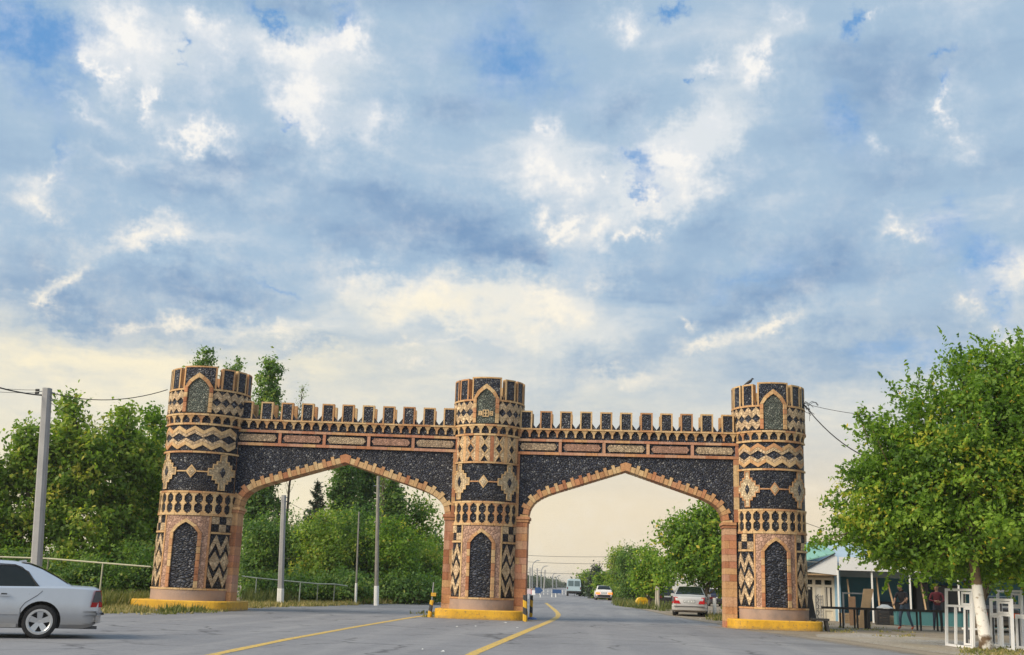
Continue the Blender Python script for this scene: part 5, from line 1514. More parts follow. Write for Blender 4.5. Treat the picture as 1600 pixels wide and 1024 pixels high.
# small box van far down the road
def van(label, px, py, rz, paint):
    t = thing('delivery_van', put_car(px, py, (-2.4, 0), rz), label, 'van', None, rz)
    m = MB(); rows = []
    for x, zt, k in ((-2.5, 2.10, .97), (-2.47, 2.16, 1.0), (1.0, 2.16, 1.0), (1.35, 2.08, .98), (2.0, 1.35, .96), (2.55, 1.10, .90), (2.65, .8, .86)):
        h = .92 * k; sec = [(h * .97, .48), (h, .8), (h, 1.2), (h * .93, min(zt - .12, 1.95)), (h * .86, zt - .03), (h * .6, zt), (0, zt + .01)]
        pts = sec + [(-a, b) for a, b in sec[-2::-1]]; rows.append([m.vert((x, a, b)) for a, b in pts])
    n = len(rows[0])
    for a, b in zip(rows, rows[1:]):
        for i in range(n - 1): m.face((a[i], a[i + 1], b[i + 1], b[i]))
        m.face((a[n - 1], a[0], b[0], b[n - 1]))
    m.face(rows[0]); m.face(rows[-1][::-1])
    me = m.mesh('body', paint); smooth_by_angle(me, 35); inst('body', me, t)
    for s in (-1, 1):
        MB().box(-2.52, -2.49, *sorted((s * .06, s * .74)), 1.25, 1.92).obj('rear_window', M_GLASSB, t)
        MB().box(-2.53, -2.48, *sorted((s * .78, s * .88)), .85, 1.15).obj('tail_lamp', M_REDD, t)
        MB().box(1.5, 1.65, *sorted((s * .92, s * 1.12)), 1.3, 1.65).obj('wing_mirror', M_BLACK, t)
        for ax in (-1.5, 1.7):
            MB().tube([(ax, s * .66, .34), (ax, s * .88, .34)], .34, 20).obj('wheel', M_TYRE, t)
    MB().box(-2.62, -2.45, -.92, .92, .48, .66).obj('rear_bumper', M_BLACK, t)
    MB().box(-2.2, 2.3, -.6, .6, .30, .50).obj('underbody', M_BLACK, t)
van('pale blue van driving away down the middle of the road', 896.5, 931.8, radians(92), M_VANBLUE)
van('tiny far van ahead of the pale blue van', 907, 924.2, radians(93), M_NAVY)

# ---------------------------------------------------------------- poles, railings, posts, signs, wires
def make_concrete():
    t = NT('pole_concrete'); v = t.pos(); a = t.noise(v, 1.5, 5, .6); b = t.noise(v, 40, 4)
    t.base(t.mix(t.math('MULTIPLY', b, .5), t.ramp(a, [(.3, (.30, .30, .31)), (.7, (.42, .42, .42))]), (.22, .22, .22))); t.set(Roughness=.9); t.bump(b, .3, .01); return t.mat
M_CONC = make_concrete()
M_WHITE = plain('white_paint', (.74, .74, .72), .6, var=.12, scale=5, bump=.1)
M_PVC = plain('white_pvc', (.78, .79, .81), .35, var=.05, scale=3)
M_PVCG = plain('pvc_shadow_gap', (.06, .06, .065), .6)
M_RAIL = plain('painted_rail', (.34, .38, .32), .55, .1, .3, 8)
M_RAILY = plain('ochre_rail', (.40, .39, .28), .6, 0, .3, 8)
M_STEEL = plain('grey_steel', (.30, .32, .34), .45, .6, .2)
M_WIRE = plain('black_cable', (.02, .02, .022), .7)
M_WOODP = make_bark('weathered_pole_wood', (.17, .16, .145), (.34, .32, .29))
def tapered_pole(mb, a, b, w0, w1, m=0):
    a = Vector(a); b = Vector(b)
    q = []
    for p, w in ((a, w0), (a.lerp(b, .5), (w0 + w1) / 2), (b, w1)):
        c = w * .22
        q.append([mb.vert(p + Vector(v)) for v in ((-w / 2 + c, -w / 2, 0), (w / 2 - c, -w / 2, 0), (w / 2, -w / 2 + c, 0), (w / 2, w / 2 - c, 0), (w / 2 - c, w / 2, 0), (-w / 2 + c, w / 2, 0), (-w / 2, w / 2 - c, 0), (-w / 2, -w / 2 + c, 0))])
    for r, s in zip(q, q[1:]):
        for i in range(8): mb.face((r[i], r[(i + 1) % 8], s[(i + 1) % 8], s[i]), m)
    mb.face(q[-1], m)
# leaning concrete pole at left
Yp = 38.0
pt_ = at(74, 607, Yp); pb_ = at(53, 948, Yp); pb_ = Vector((pb_.x, Yp, 0))
t = thing('utility_pole', pb_, 'leaning concrete utility pole at left beside the silver sedan', 'pole')
rel = pt_ - pb_
mb = MB(); tapered_pole(mb, (0, 0, -.1), rel, .34, .29); mb.obj('shaft', M_CONC, t)
top = rel
mb = MB()
for dz, sx in ((-.10, -1), (-.22, -1), (-.14, 1), (-.42, 1)):
    mb.tube([top + Vector((0, 0, dz)), top + Vector((sx * .30, 0, dz - .02))], .018, 6)
mb.obj('bracket', M_STEEL, t)
for dz, sx in ((-.07, -1), (-.17, -1)):
    MB().tube([top + Vector((-.30, 0, dz)), top + Vector((-.42, 0, dz))], .045, 10).obj('insulator', M_BLACK, t)
mb = MB(); mb.tube([top + Vector((.17, -.02, -.3)), top + Vector((.26, -.02, -.40)), top + Vector((.40, -.02, -.42)), top + Vector((.30, -.02, -.25)), top + Vector((.42, -.02, -.17))], .012, 5); mb.obj('cable_loop', M_WIRE, t)
def wire(label, a, b, sag, r=.012, n=14, group='overhead wires'):
    a = Vector(a); b = Vector(b); base = Vector((a.x, a.y, a.z))
    pts = []
    for i in range(n + 1):
        f = i / n; p = a.lerp(b, f); p.z -= sag * 4 * f * (1 - f); pts.append(p - base)
    o = MB().tube(pts, r, 5).obj('overhead_wire', M_WIRE); o.location = base
    tag(o, label, 'wire', group); return o
wire('sagging cable from the leaning pole to the left tower crown', pt_ + Vector((.16, 0, -.16)), at(262, 609, 39.6), .32, .016)
wire('upper cable running off to the left of the leaning pole', pt_ + Vector((-.4, 0, -.07)), at(-60, 600, 34), .05, .008)
wire('second cable running off to the left of the leaning pole', pt_ + Vector((-.4, 0, -.17)), at(-60, 607, 34), .05, .008)
wire('thick twisted cable dropping to the leaning pole from the left edge', pt_ + Vector((-.15, 0, -.26)), at(-60, 585, 34), .12, .026)
wire('thin cable from the leaning pole down behind the trees', pt_ + Vector((.12, .1, -.5)), at(210, 690, 44), .15, .010)
pr = at(1256, 632, 41.0)
wire('heavy drooping cable from the right tower into the big tree', pr, at(1420, 730, 33), .55, .020)
wire('thin cable from the right tower to the upper crown of the big tree', pr + Vector((.05, 0, .02)), at(1420, 652, 35), .12, .010)
wire('thin low wire from the right tower to the workshop', at(1256, 816, 41), at(1345, 838, 56), .10, .010)
t = thing('cable_bundle', pr, 'tangle of loose cable ends on the side of the right tower crown', 'cables')
mb = MB(); rr_ = random.Random(4)
for i in range(7):
    p = Vector((0, 0, 0)); pts = [p]
    for k in range(5): p = p + Vector((rr_.uniform(-.02, .14), rr_.uniform(-.05, .05), rr_.uniform(-.16, .12))); pts.append(p)
    mb.tube(pts, .011, 4)
mb.tube([(0, 0, -.02), (.12, 0, -.12), (.20, 0, -.35), (.19, 0, -.62)], .009, 4)
mb.obj('cable_strands', M_WIRE, t)

# poles beyond the left arch
def foot_pole(name, label, top, bot, Y, w0, w1, mat, foot=None, group=None, round_=False):
    a = at(*top, Y); b = at(*bot, Y); b = Vector((b.x, Y, 0)); t = thing(name, b, label, 'pole', group)
    mb = MB(); r = a - b
    if round_: mb.tube([(0, 0, -.05), r * .5, r], [w0 / 2, (w0 + w1) / 4, w1 / 2], 10)
    else: tapered_pole(mb, (0, 0, -.05), r, w0, w1)
    mb.obj('shaft', mat, t)
    if foot:
        f = r.normalized() * foot; mb = MB()
        if round_: mb.tube([(0, 0, -.02), f], w0 / 2 + .012, 10)
        else: tapered_pole(mb, (0, 0, -.02), f, w0 + .02, w0 + .015)
        mb.obj('painted_foot', M_WHITE, t)
    return t, a, b
t, a, b = foot_pole('utility_pole', 'pale concrete pole with white painted foot under the left arch', (443.5, 774), (437.5, 949), 51.0, .26, .20, M_CONC, .72)
mb = MB(); r = a - b
for dz in (-.10, -.30): mb.tube([r + Vector((-.17, 0, dz)), r + Vector((.17, 0, dz))], .022, 6)
mb.obj('bracket', M_STEEL, t)
wire('thin wire from the white footed pole towards the left tower', a + Vector((-.1, 0, -.15)), at(395, 768, 48), .08, .009)
wire('thin wire from the white footed pole running right behind the shrubs', a + Vector((.1, 0, -.25)), at(700, 870, 75), .5, .009)
t, a, b = foot_pole('wooden_pole', 'grey weathered wooden pole with white foot at right of the left arch', (591, 744), (588, 944), 56, .22, .15, M_WOODP, .95, round_=True)
MB().tube([a - b + Vector((-.2, 0, -.5)), a - b + Vector((.2, 0, -.5))], .02, 6).obj('bracket', M_STEEL, t)
foot_pole('dark_pole', 'thin dark pole with a white painted foot left of the wooden pole', (561, 800), (555.5, 944), 56.5, .10, .07, M_WOODP, 1.05, round_=True)
t, a, b = foot_pole('service_pole', 'small white pole with a cross arm left of the middle tower', (681, 826), (679, 935), 78, .16, .13, M_WHITE)
MB().beam(a - b + Vector((-.38, 0, -.55)), a - b + Vector((.38, 0, -.55)), .09).obj('cross_arm', M_WHITE, t)

# pipe railings
def railing(label, pts, posts, Y0, mat, r=.03):
    # pts: (px,py top) polyline, each with its own depth; posts: pixel x of the posts
    P = [at(px, py, Y) for px, py, Y in pts]
    base = Vector((P[0].x, P[0].y, 0)); t = thing('pipe_railing', base, label, 'railing', 'pipe railings')
    MB().tube([p - base for p in P], r, 8).obj('top_rail', mat, t)
    for q in posts:
        for (p0, x0), (p1, x1) in zip(zip(P, pts), zip(P[1:], pts[1:])):
            if x0[0] <= q <= x1[0]:
                f = (q - x0[0]) / (x1[0] - x0[0]); p = p0.lerp(p1, f)
                MB().tube([(p.x - base.x, p.y - base.y, -.02), (p.x - base.x, p.y - base.y, p.z)], r * 1.05, 8).obj('post', mat, t)
railing('ochre pipe railing behind the silver sedan at left', [(-40, 869, 42), (60, 872.5, 42), (76, 873, 42), (162, 880, 41.6), (236, 886, 41.2)], [-20, 76, 161], 42, M_RAILY)
railing('grey pipe railing with thin posts under the left arch', [(378, 900.5, 53), (402, 903.5, 53), (470, 910, 54), (497, 912.5, 54.5), (523, 913, 55), (543, 916, 55.5)], [401, 469.5, 497, 523], 53, M_RAIL, .028)
railing('low pipe barrier along the grass left of the middle tower', [(500, 939.2, 61), (560, 938.5, 63), (640, 938, 66), (700, 938.5, 68)], [565, 618, 660, 690], 61, M_RAIL, .03)

# striped posts by the middle tower
def make_stripes():
    t = NT('hazard_stripes'); v = t.coord(); sp = t.n('ShaderNodeSeparateXYZ'); t.l(v, sp.inputs[0])
    s = t.math('ADD', sp.outputs[2], t.math('MULTIPLY', sp.outputs[0], .45))
    f = t.math('FRACT', t.math('MULTIPLY', s, 2.15))
    n1 = t.noise(v, 14, 5, .65)
    col = t.mix(t.math('GREATER_THAN', f, .5), (.62, .36, .02), (.035, .038, .045))
    t.base(t.mix(t.ramp(n1, [(.6, (0, 0, 0)), (.68, (1, 1, 1))]), col, (.20, .17, .14))); t.set(Roughness=.6); return t.mat
M_STRIPE = make_stripes()
def striped(label, px, top, bot, Y, w, tilt=0.0, cap=False):
    b = at(px, bot, Y); b = Vector((b.x, Y, 0)); a = at(px + tilt, top, Y); r = a - b
    t = thing('striped_post', b, label, 'post', 'black and yellow striped posts')
    mb = MB(); tapered_pole(mb, (0, 0, -.05), r, w, w * .96); mb.obj('post_body', M_STRIPE, t)
    return t, r
t, r = striped('leaning striped post with yellow reflector left of the middle tower', 670.5, 938, 961, 40.6, .13, 4.5)
MB().tube([r * .96, r * 1.0 + Vector((.03, 0, .62))], .022, 8).obj('thin_rod', M_STEEL, t)
q = r + Vector((.05, -.02, .20)); MB().box(q.x - .09, q.x + .09, q.y - .03, q.y + .03, q.z - .06, q.z + .06).obj('reflector', M_YELLOW, t)
striped('upright striped post against the right foot of the middle tower', 820.5, 930, 967, 39.6, .15)
t, r = striped('striped post with blue base behind the right foot of the middle tower', 829.5, 930.5, 962.5, 42.6, .12, 1.2)
M_BLUE = plain('blue_paint', (.06, .13, .36), .5, var=.2)
m = MB()
m.lathe([(.0, .0), (.24, .0), (.22, .05), (.12, .08), (.0, .085)], 14); m.obj('foot', M_BLUE, t)

# road sign seen from the back, left of the middle tower
p = at(679, 905, 66); t = thing('sign_board', (p.x, 66, 0), 'back of a grey road sign left of the middle tower', 'sign')
MB().box(-.45, .52, -.02, .02, p.z - .42, p.z + .42).obj('panel', plain('sign_back_grey', (.30, .30, .34), .5, .2), t)
for dz in (-.2, .2): MB().box(-.45, .52, -.045, -.022, p.z + dz - .02, p.z + dz + .02).obj('stiffener', M_STEEL, t)
MB().tube([(-.25, .05, -.05), (-.25, .05, p.z + .4)], .04, 8).obj('post', M_STEEL, t)

# things along the far road
def post_at(name, label, px, top, bot, r, mat, group=None, cat='post', tilt=0):
    b = gnd(px, bot); a = at(px + tilt, top, b.y); o = thing(name, (b.x, b.y, 0), label, cat, group)
    MB().tube([(0, 0, -.03), (a.x - b.x, 0, a.z * .5), (a.x - b.x, 0, a.z)], r, 8).obj('shaft', mat, o); return o, a, b
M_WOODPOST = plain('old_post_wood', (.36, .33, .27), .85, var=.3, scale=9, bump=.4)
post_at('wooden_post', 'leftmost thin wooden post behind the yellow box', 1012, 922, 947.5, .06, M_WOODPOST, 'wooden posts by the yellow box')
post_at('wooden_post', 'middle leaning wooden post right of the yellow box', 1024.5, 916, 952.5, .07, M_WOODPOST, 'wooden posts by the yellow box', tilt=1.0)
post_at('wooden_post', 'right wooden post next to the black car', 1030, 918, 953.8, .08, M_WOODPOST, 'wooden posts by the yellow box', tilt=-1.5)
post_at('white_post', 'white painted post between the parked sedan and right tower', 1116.5, 934.5, 963.5, .09, M_WHITE)
# yellow cover box
b = gnd(1003, 950); t = thing('yellow_box', (b.x, b.y, 0), 'yellow rounded plastic box on a dark base by the roadside', 'box', None, radians(8))
M_YBOX = plain('yellow_plastic', (.68, .42, .012), .4, var=.1)
q = [(-.46, .20), (-.40, .42), (-.28, .62), (-.12, .68), (.32, .66), (.46, .56), (.47, .06), (.40, .06), (.36, .18), (.20, .24), (-.1, .22)]
m = MB().poly([(x, -.30, z) for x, z in q][::-1], (0, .60, 0)); m.obj('cover', M_YBOX, t)
MB().box(-.36, .38, -.26, .26, 0.0, .12).obj('base', M_BLACK, t)
m = MB().box(-.12, .22, -.312, -.295, .42, .47); m.obj('raised_band', plain('orange_plastic', (.55, .25, .01), .4), t)
# blank back of a small sign above the white hatchback
b = gnd(942.5, 937.0); b = Vector((b.x + .9, b.y + 14, 0)); a = at(943.5, 918.5, b.y)
t = thing('road_sign', (b.x, b.y, 0), 'small pale rectangular road sign above the white hatchback', 'sign')
MB().tube([(a.x - b.x, 0, -.02), (a.x - b.x, 0, a.z)], .035, 8).obj('post', M_STEEL, t)
MB().box(a.x - b.x - .26, a.x - b.x + .26, -.05, -.03, a.z - .38, a.z + .40).obj('panel', plain('sign_pale', (.62, .70, .78), .4), t)
MB().box(a.x - b.x - .05, a.x - b.x + .05, -.058, -.051, a.z - .22, a.z + .25).obj('panel_mark', plain('sign_mark_blue', (.12, .22, .42), .4), t)
# street lamps with curved arms, and poles in front of the far wood
def lamp(label, px, top, tipx, tipy, Y):
    b = at(px, 925, Y); b = Vector((b.x, Y, 0)); a = at(px, top, Y) - b; e = at(tipx, tipy, Y) - b
    t = thing('street_lamp', b, label, 'street lamp', 'curved street lamps along the far road')
    a.y = e.y = 0
    c = Vector((a.x, 0, e.z)); pts = [Vector((0, 0, -.1)), Vector((a.x * .6, 0, a.z * .6)), a]
    for i in range(1, 9):
        f = i / 8; pts.append(a * (1 - f) ** 2 + (c + Vector((.1, 0, 0))) * 2 * f * (1 - f) + e * f * f)
    MB().tube(pts, [.055 * Y / 100] * 3 + [.035 * Y / 100] * 8, 7).obj('pole', M_STEEL, t)
    MB().box(e.x - .1, e.x + .35, -.1, .1, e.z - .06, e.z + .03).obj('lamp_head', M_STEEL, t)
lamp('nearest curved street lamp right of the middle tower', 831.5, 888, 842, 876, 270)
lamp('second curved street lamp right of the middle tower', 845.5, 895, 855, 884.5, 310)
lamp('third curved street lamp, small, above the far wood', 863.5, 901, 869, 896, 420)
lamp('farthest curved street lamp above the far wood', 869.5, 904, 875, 899.5, 470)
def far_pole(label, px, top, Y, arm=None, tilt=0):
    b = at(px, 928, Y); b = Vector((b.x, Y, 0)); a = at(px + tilt, top, Y) - b
    t = thing('utility_pole', b, label, 'pole', 'poles in front of the far wood')
    MB().tube([(0, 0, -.1), a], 0.06 * Y / 100, 7).obj('shaft', M_CONC, t)
    if arm: MB().beam(a + Vector((-arm, 0, -.5)), a + Vector((arm, 0, -.5)), .12).obj('cross_arm', M_CONC, t)
far_pole('straight pole nearest the middle tower in front of the far wood', 828, 887, 240, .7)
far_pole('pole with cross arm in front of the far wood', 839.3, 888, 265, .8)
far_pole('slightly leaning pole at right in front of the far wood', 849.6, 890.5, 270, tilt=2.0)
for i, (y0, y1, nm) in enumerate(((868, 869, 'upper'), (878, 880.5, 'middle'), (895, 895.5, 'lowest'))):
    wire('%s long wire crossing the sky under the right arch' % nm, at(822 + 20 * (i == 2), y0, 100), at(1000, y1, 92), .1, .016, group='far wires under the right arch')
# low white railing and posts by the far road, small signs
b0 = gnd(836, 930.2); b1 = gnd(884, 929.2)
t = thing('white_guard_rail', (b0.x, b0.y, 0), 'low white guard rail in front of the far wood', 'railing')
d = b1 - b0
for z in (.35, .65): MB().beam((0, 0, z), (d.x, d.y, z), .06).obj('rail', M_WHITE, t)
for i in range(9): p = d * (i / 8); MB().tube([(p.x, p.y, 0), (p.x, p.y, .7)], .04, 6).obj('post', M_WHITE, t)
for px, lb in ((844.5, 'white marker post nearest the striped posts'), (862.5, 'second white marker post by the far guard rail'), (868.6, 'third white marker post by the far guard rail')):
    post_at('marker_post', lb, px, 929.2, 933.6, .06, M_WHITE, 'white marker posts')
M_SBLUE = plain('sign_blue', (.02, .07, .20), .5); M_SRED = plain('sign_red', (.50, .05, .06), .4)
b = gnd(841, 931.2); t = thing('blue_sign', (b.x, b.y, 0), 'blue direction sign in front of the far wood', 'sign'); a = at(841.8, 922.8, b.y)
m = MB().poly([(-.42, 0, a.z - .34), (.22, 0, a.z - .34), (.52, 0, a.z), (.22, 0, a.z + .34), (-.42, 0, a.z + .34)], (0, .04, 0)); m.obj('panel', M_SBLUE, t); MB().tube([(0, .06, 0), (0, .06, a.z)], .04, 6).obj('post', M_STEEL, t)
b = gnd(870, 930.3); t = thing('blue_sign', (b.x, b.y, 0), 'low wide blue board by the far guard rail', 'sign'); MB().box(-.6, .6, 0, .05, .25, .75).obj('panel', M_SBLUE, t); MB().box(-.04, .04, .06, .1, 0, .6).obj('post', M_STEEL, t)
b = gnd(827, 936.2); t = thing('red_white_sign', (b.x, b.y, 0), 'red and white sign boards right of the middle tower', 'sign'); a = at(827, 924.5, b.y)
MB().box(-.22, .12, 0, .03, a.z - .2, a.z + .2).obj('panel', plain('pinkish_white', (.62, .50, .54), .5), t)
MB().box(.13, .19, -.01, .03, a.z - .25, a.z + .22).obj('red_stripe', M_SRED, t); MB().box(.20, .50, 0, .03, a.z - .28, a.z + .12).obj('panel', M_PVC, t)
for x in (-.1, .35): MB().tube([(x, .05, 0), (x, .05, a.z)], .025, 6).obj('post', M_WHITE, t)
# bits of litter on the road
rr_ = random.Random(9)
for i, (px, py, lb) in enumerate(((712, 980, 'white scrap of paper on the road before the middle tower'), (741, 979.5, 'small white scrap on the road under the middle tower'), (788, 974, 'pale stone chip on the road near the yellow base'), (657, 1016, 'crumpled pale scrap near the bottom of the picture'), (690, 1019, 'flat pale scrap beside the crumpled one on the road'), (806, 982, 'pale scrap on the road right of the middle tower'), (1093, 968, 'white crumb of litter behind the parked sedan'))):
    g = gnd(px, py); m = MB(); s = .03
    idx = [m.vert((rr_.uniform(-s, s) + (k % 2) * s * 2, rr_.uniform(-s, s) * 1.2 + (k // 2) * s * 2, rr_.uniform(.0, .015))) for k in range(4)]
    m.face((idx[0], idx[1], idx[3], idx[2])); c = m.vert((s, s, .02)); m.face((idx[0], idx[1], c)); m.face((idx[1], idx[3], c)); m.face((idx[3], idx[2], c)); m.face((idx[2], idx[0], c))
    o = m.obj('litter', M_WHITE); o.location = (g.x, g.y, .011); tag(o, lb, 'litter', 'scraps on the road')
# crow on the right tower
p = at(1177, 600, 40.9); p.z = 8.60
t = thing('bird', (6.28 - 1.17 * sin(radians(41.2)) - .02, 41.4 - 1.17 * cos(radians(41.2)), 8.61), 'small dark bird perched on the crown of the right tower', 'bird')
bm = MB()
bm.tube([(-.20, 0, -.02), (-.12, 0, .045), (-.04, 0, .085), (.04, 0, .135), (.09, 0, .185), (.105, 0, .22), (.125, 0, .238), (.15, 0, .236), (.19, 0, .225)], [.008, .025, .05, .058, .040, .030, .032, .024, .004], 12)
bm.tube([(.0, .02, .085), (.01, .02, 0)], .006, 5); bm.tube([(.0, -.02, .085), (.01, -.02, 0)], .006, 5)
inst('body', bm.mesh('body', plain('dark_plumage', (.03, .028, .028), .6), True), t)

# ---------------------------------------------------------------- workshop, window frames and people at the right
def wallpaint(name, a, b, stain):
    t = NT(name); v = t.pos(); n1 = t.noise(v, 1.4, 6, .65); n2 = t.noise(v, 9, 5, .6)
    t.base(t.mix(t.ramp(n2, [(.62, (0, 0, 0)), (.72, (1, 1, 1))]), t.mix(n1, a, b), stain)); t.set(Roughness=.75); t.bump(n2, .25, .01); return t.mat
M_BLUEW = wallpaint('blue_wall_paint', (.055, .20, .30), (.085, .27, .36), (.10, .16, .18))
M_CREAM = wallpaint('cream_wall_paint', (.55, .50, .40), (.66, .60, .48), (.36, .30, .22))
M_FASCIA = wallpaint('white_fascia', (.60, .61, .62), (.68, .69, .70), (.5, .5, .5))
M_GROOF = plain('green_metal_roof', (.20, .40, .33), .45, .1, .2, 2)
M_BROOF = plain('pale_blue_metal', (.36, .46, .54), .5, .1, .1, 2)
M_PLY = plain('plywood', (.50, .34, .19), .7, 0, .25, 5, .2)
M_DARKM = plain('dark_metal', (.035, .035, .038), .6, .3, .3)
M_CURT = plain('pale_curtain', (.62, .58, .50), .8, var=.15)
Yw = 57.0
def bl(px, py, Y=Yw): return at(px, py, Y)
# the house with the green roof and white door bay
x0 = bl(1235, 950).x; xA = bl(1313, 950).x
zf = bl(1300, 901).z
h = thing('workshop_house', (xA, Yw, 0), 'small cream house with green metal roof beside the right tower', 'house')
def hb(nm, px0, px1, py0, py1, y0, y1, mat, Y=Yw, par=h):
    a = at(px0, py1, Y + y0); b = at(px1, py0, Y + y0); o = par.location
    return MB().box(a.x - o.x, b.x - o.x, Y + y0 - o.y, Y + y1 - o.y, max(a.z, 0), b.z).obj(nm, mat, par)
hb('wall', 1215, 1308.5, 893, 985, .35, 5.0, M_CREAM)
hb('corner_post', 1306.5, 1312.5, 893, 985, .15, .5, plain('light_blue_paint', (.25, .42, .55), .6))
# glazed porch front: frames, panes, door
for i, px in enumerate((1256, 1272.5, 1287, 1303)):
    hb('mullion', px - 1.1, px + 1.1, 904, 985, .20, .34, M_CREAM)
for py in (904.5, 915.5, 952):
    hb('transom', 1250, 1304, py - 1.0, py + 1.0, .21, .335, M_CREAM)
for (a, b) in ((1257.4, 1271.2), (1288.4, 1301.6)):
    hb('window', a, b, 917, 951, .26, .30, M_GLASS); hb('curtain', (a + b) / 2 - 1.5, (a + b) / 2 + 1.5, 918, 950, .245, .255, M_CURT)
    hb('curtain', a + .4, a + 2.4, 918, 950, .247, .257, M_CURT)
for (a, b) in ((1257.4, 1271.2), (1273.8, 1286), (1288.4, 1301.6)): hb('fanlight', a, b, 906, 914, .26, .30, M_GLASS)
dr = hb('door', 1273.8, 1286, 917, 984, .24, .30, plain('white_door', (.64, .60, .52), .6))
m = MB(); o = h.location
a = at(1275, 983, Yw + .2); b = at(1285, 930, Yw + .2)
for i in range(4): xx = a.x + (b.x - a.x) * i / 3 - o.x; m.tube([(xx, .18, .1), (xx, .18, b.z)], .014, 5)
for i in range(8): zz = .15 + (b.z - .2) * i / 7; m.tube([(a.x - o.x, .18, zz), (b.x - o.x, .18, zz)], .012, 5)
m.obj('door_grille', M_CONC, h)
hb('panel', 1288, 1302, 953, 984, .25, .32, M_CREAM); hb('panel', 1257, 1271.5, 953, 984, .25, .32, M_CREAM)
# roofs: pale blue sheet behind, green porch roof with white gable side
ri = bl(1250, 850, Yw + 3).z
m = MB(); L_ = bl(1200, 890).x - o.x; Rr = bl(1340, 890).x - o.x
e0 = bl(1256, 893, Yw - .3).z; pk = bl(1303, 866, Yw - .3)
m.poly([(L_, -.5, e0 + .02), (pk.x - o.x, -.5, pk.z), (pk.x - o.x, 3.2, ri), (L_, 3.2, ri)], (0, 0, .05))
rf_ = m.obj('porch_roof', M_GROOF, h)
m = MB()
for i in range(9):
    f = i / 8; m.beam((L_ + (pk.x - o.x - L_) * f, -.5, e0 + .08 + (pk.z - e0) * f), (L_ + (pk.x - o.x - L_) * f, 3.2, ri + .06), .03, .035)
m.obj('roof_rib', M_GROOF, rf_)
g0 = bl(1258, 893, Yw - .52); g1 = bl(1308, 899, Yw - .52); g2 = bl(1308, 871, Yw - .52); g3 = bl(1303, 867, Yw - .52)
m = MB().poly([(g0.x - o.x, -.56, g0.z), (g1.x - o.x, -.56, g1.z), (g2.x - o.x, -.56, g2.z), (g3.x - o.x, -.56, g3.z)], (0, .05, 0)); m.obj('gable_sheet', M_FASCIA, h)
m = MB().beam((g0.x - o.x - .1, -.60, g0.z + .05), (g3.x - o.x + .05, -.60, g3.z + .06), .05, .06); m.obj('verge_trim', M_DARKM, h)
MB().box(L_, g1.x - o.x, -.5, .34, g1.z - .02, g1.z + .03).obj('porch_ceiling', M_PLY, h)
# the open blue workshop
w0 = bl(1309, 950).x; w1 = w0 + 22
s = thing('blue_workshop', (w0, Yw, 0), 'open fronted blue workshop with a white fascia behind the big tree', 'workshop')
o = s.location; zt = bl(1400, 894, Yw - .6).z; ztop = bl(1330, 871, Yw - .6).z
MB().box(0.02, w1 - w0, 3.2, 3.35, 0, zt + .1).obj('back_wall', M_BLUEW, s)
MB().box(0.02, .14, .5, 3.2, 0, zt + .1).obj('side_wall', M_BLUEW, s)
MB().box(.0, w1 - w0, -.7, -.62, zt, ztop).obj('fascia', M_FASCIA, s)
MB().box(.0, w1 - w0, -.62, 3.6, zt + .03, zt + .10).obj('ceiling', M_DARKM, s)
m = MB().poly([(-2.9, 2.0, ztop - .2), (w1 - w0, 2.0, ztop - .2), (w1 - w0, 5.0, bl(1330, 850.5, Yw + 5).z), (-2.9, 5.0, bl(1330, 850.5, Yw + 5).z)], (0, 0, .05)); m.obj('sheet_roof', M_BROOF, s)
MB().box(-2.85, w1 - w0, 1.98, 2.06, ztop - .9, ztop - .21).obj('roof_front', M_BROOF, s)
for px in (1311, 1364.5, 1424, 1500):
    x = bl(px, 960, Yw - .55).x - o.x; MB().box(x - .035, x + .035, -.58, -.51, 0, zt).obj('post', M_WHITE, s)
# a lower counter and shelf frames at the back of the workshop
for px0, px1, z0, z1, nm, mt in ((1375, 1405, 0, 1.0, 'work_cabinet', M_DARKM), (1430, 1450, 0, 2.0, 'tall_cabinet', M_DARKM), (1462, 1500, 0, 1.9, 'tall_cabinet', M_DARKM)):
    a = bl(px0, 950, Yw + 2.7).x; b = bl(px1, 950, Yw + 2.7).x
    q = thing(nm, ((a + b) / 2, Yw + 2.75, 0), {1375: 'low dark cabinet against the blue back wall', 1430: 'tall dark cabinet between the two workers', 1462: 'tall dark cabinet behind the worker in maroon'}[px0], 'cabinet')
    MB().box(a - (a + b) / 2, b - (a + b) / 2, -.3, .3, z0 + .06, z1).obj('carcass', mt, q)
    for k in (0, 1): MB().box(*( (a - (a + b) / 2 + .04, -.02) if k == 0 else (.02, b - (a + b) / 2 - .04)), -.325, -.301, z0 + .12, z1 - .06).obj('cabinet_door', plain('dull_steel', (.07, .075, .085), .5, .4, .2), q)
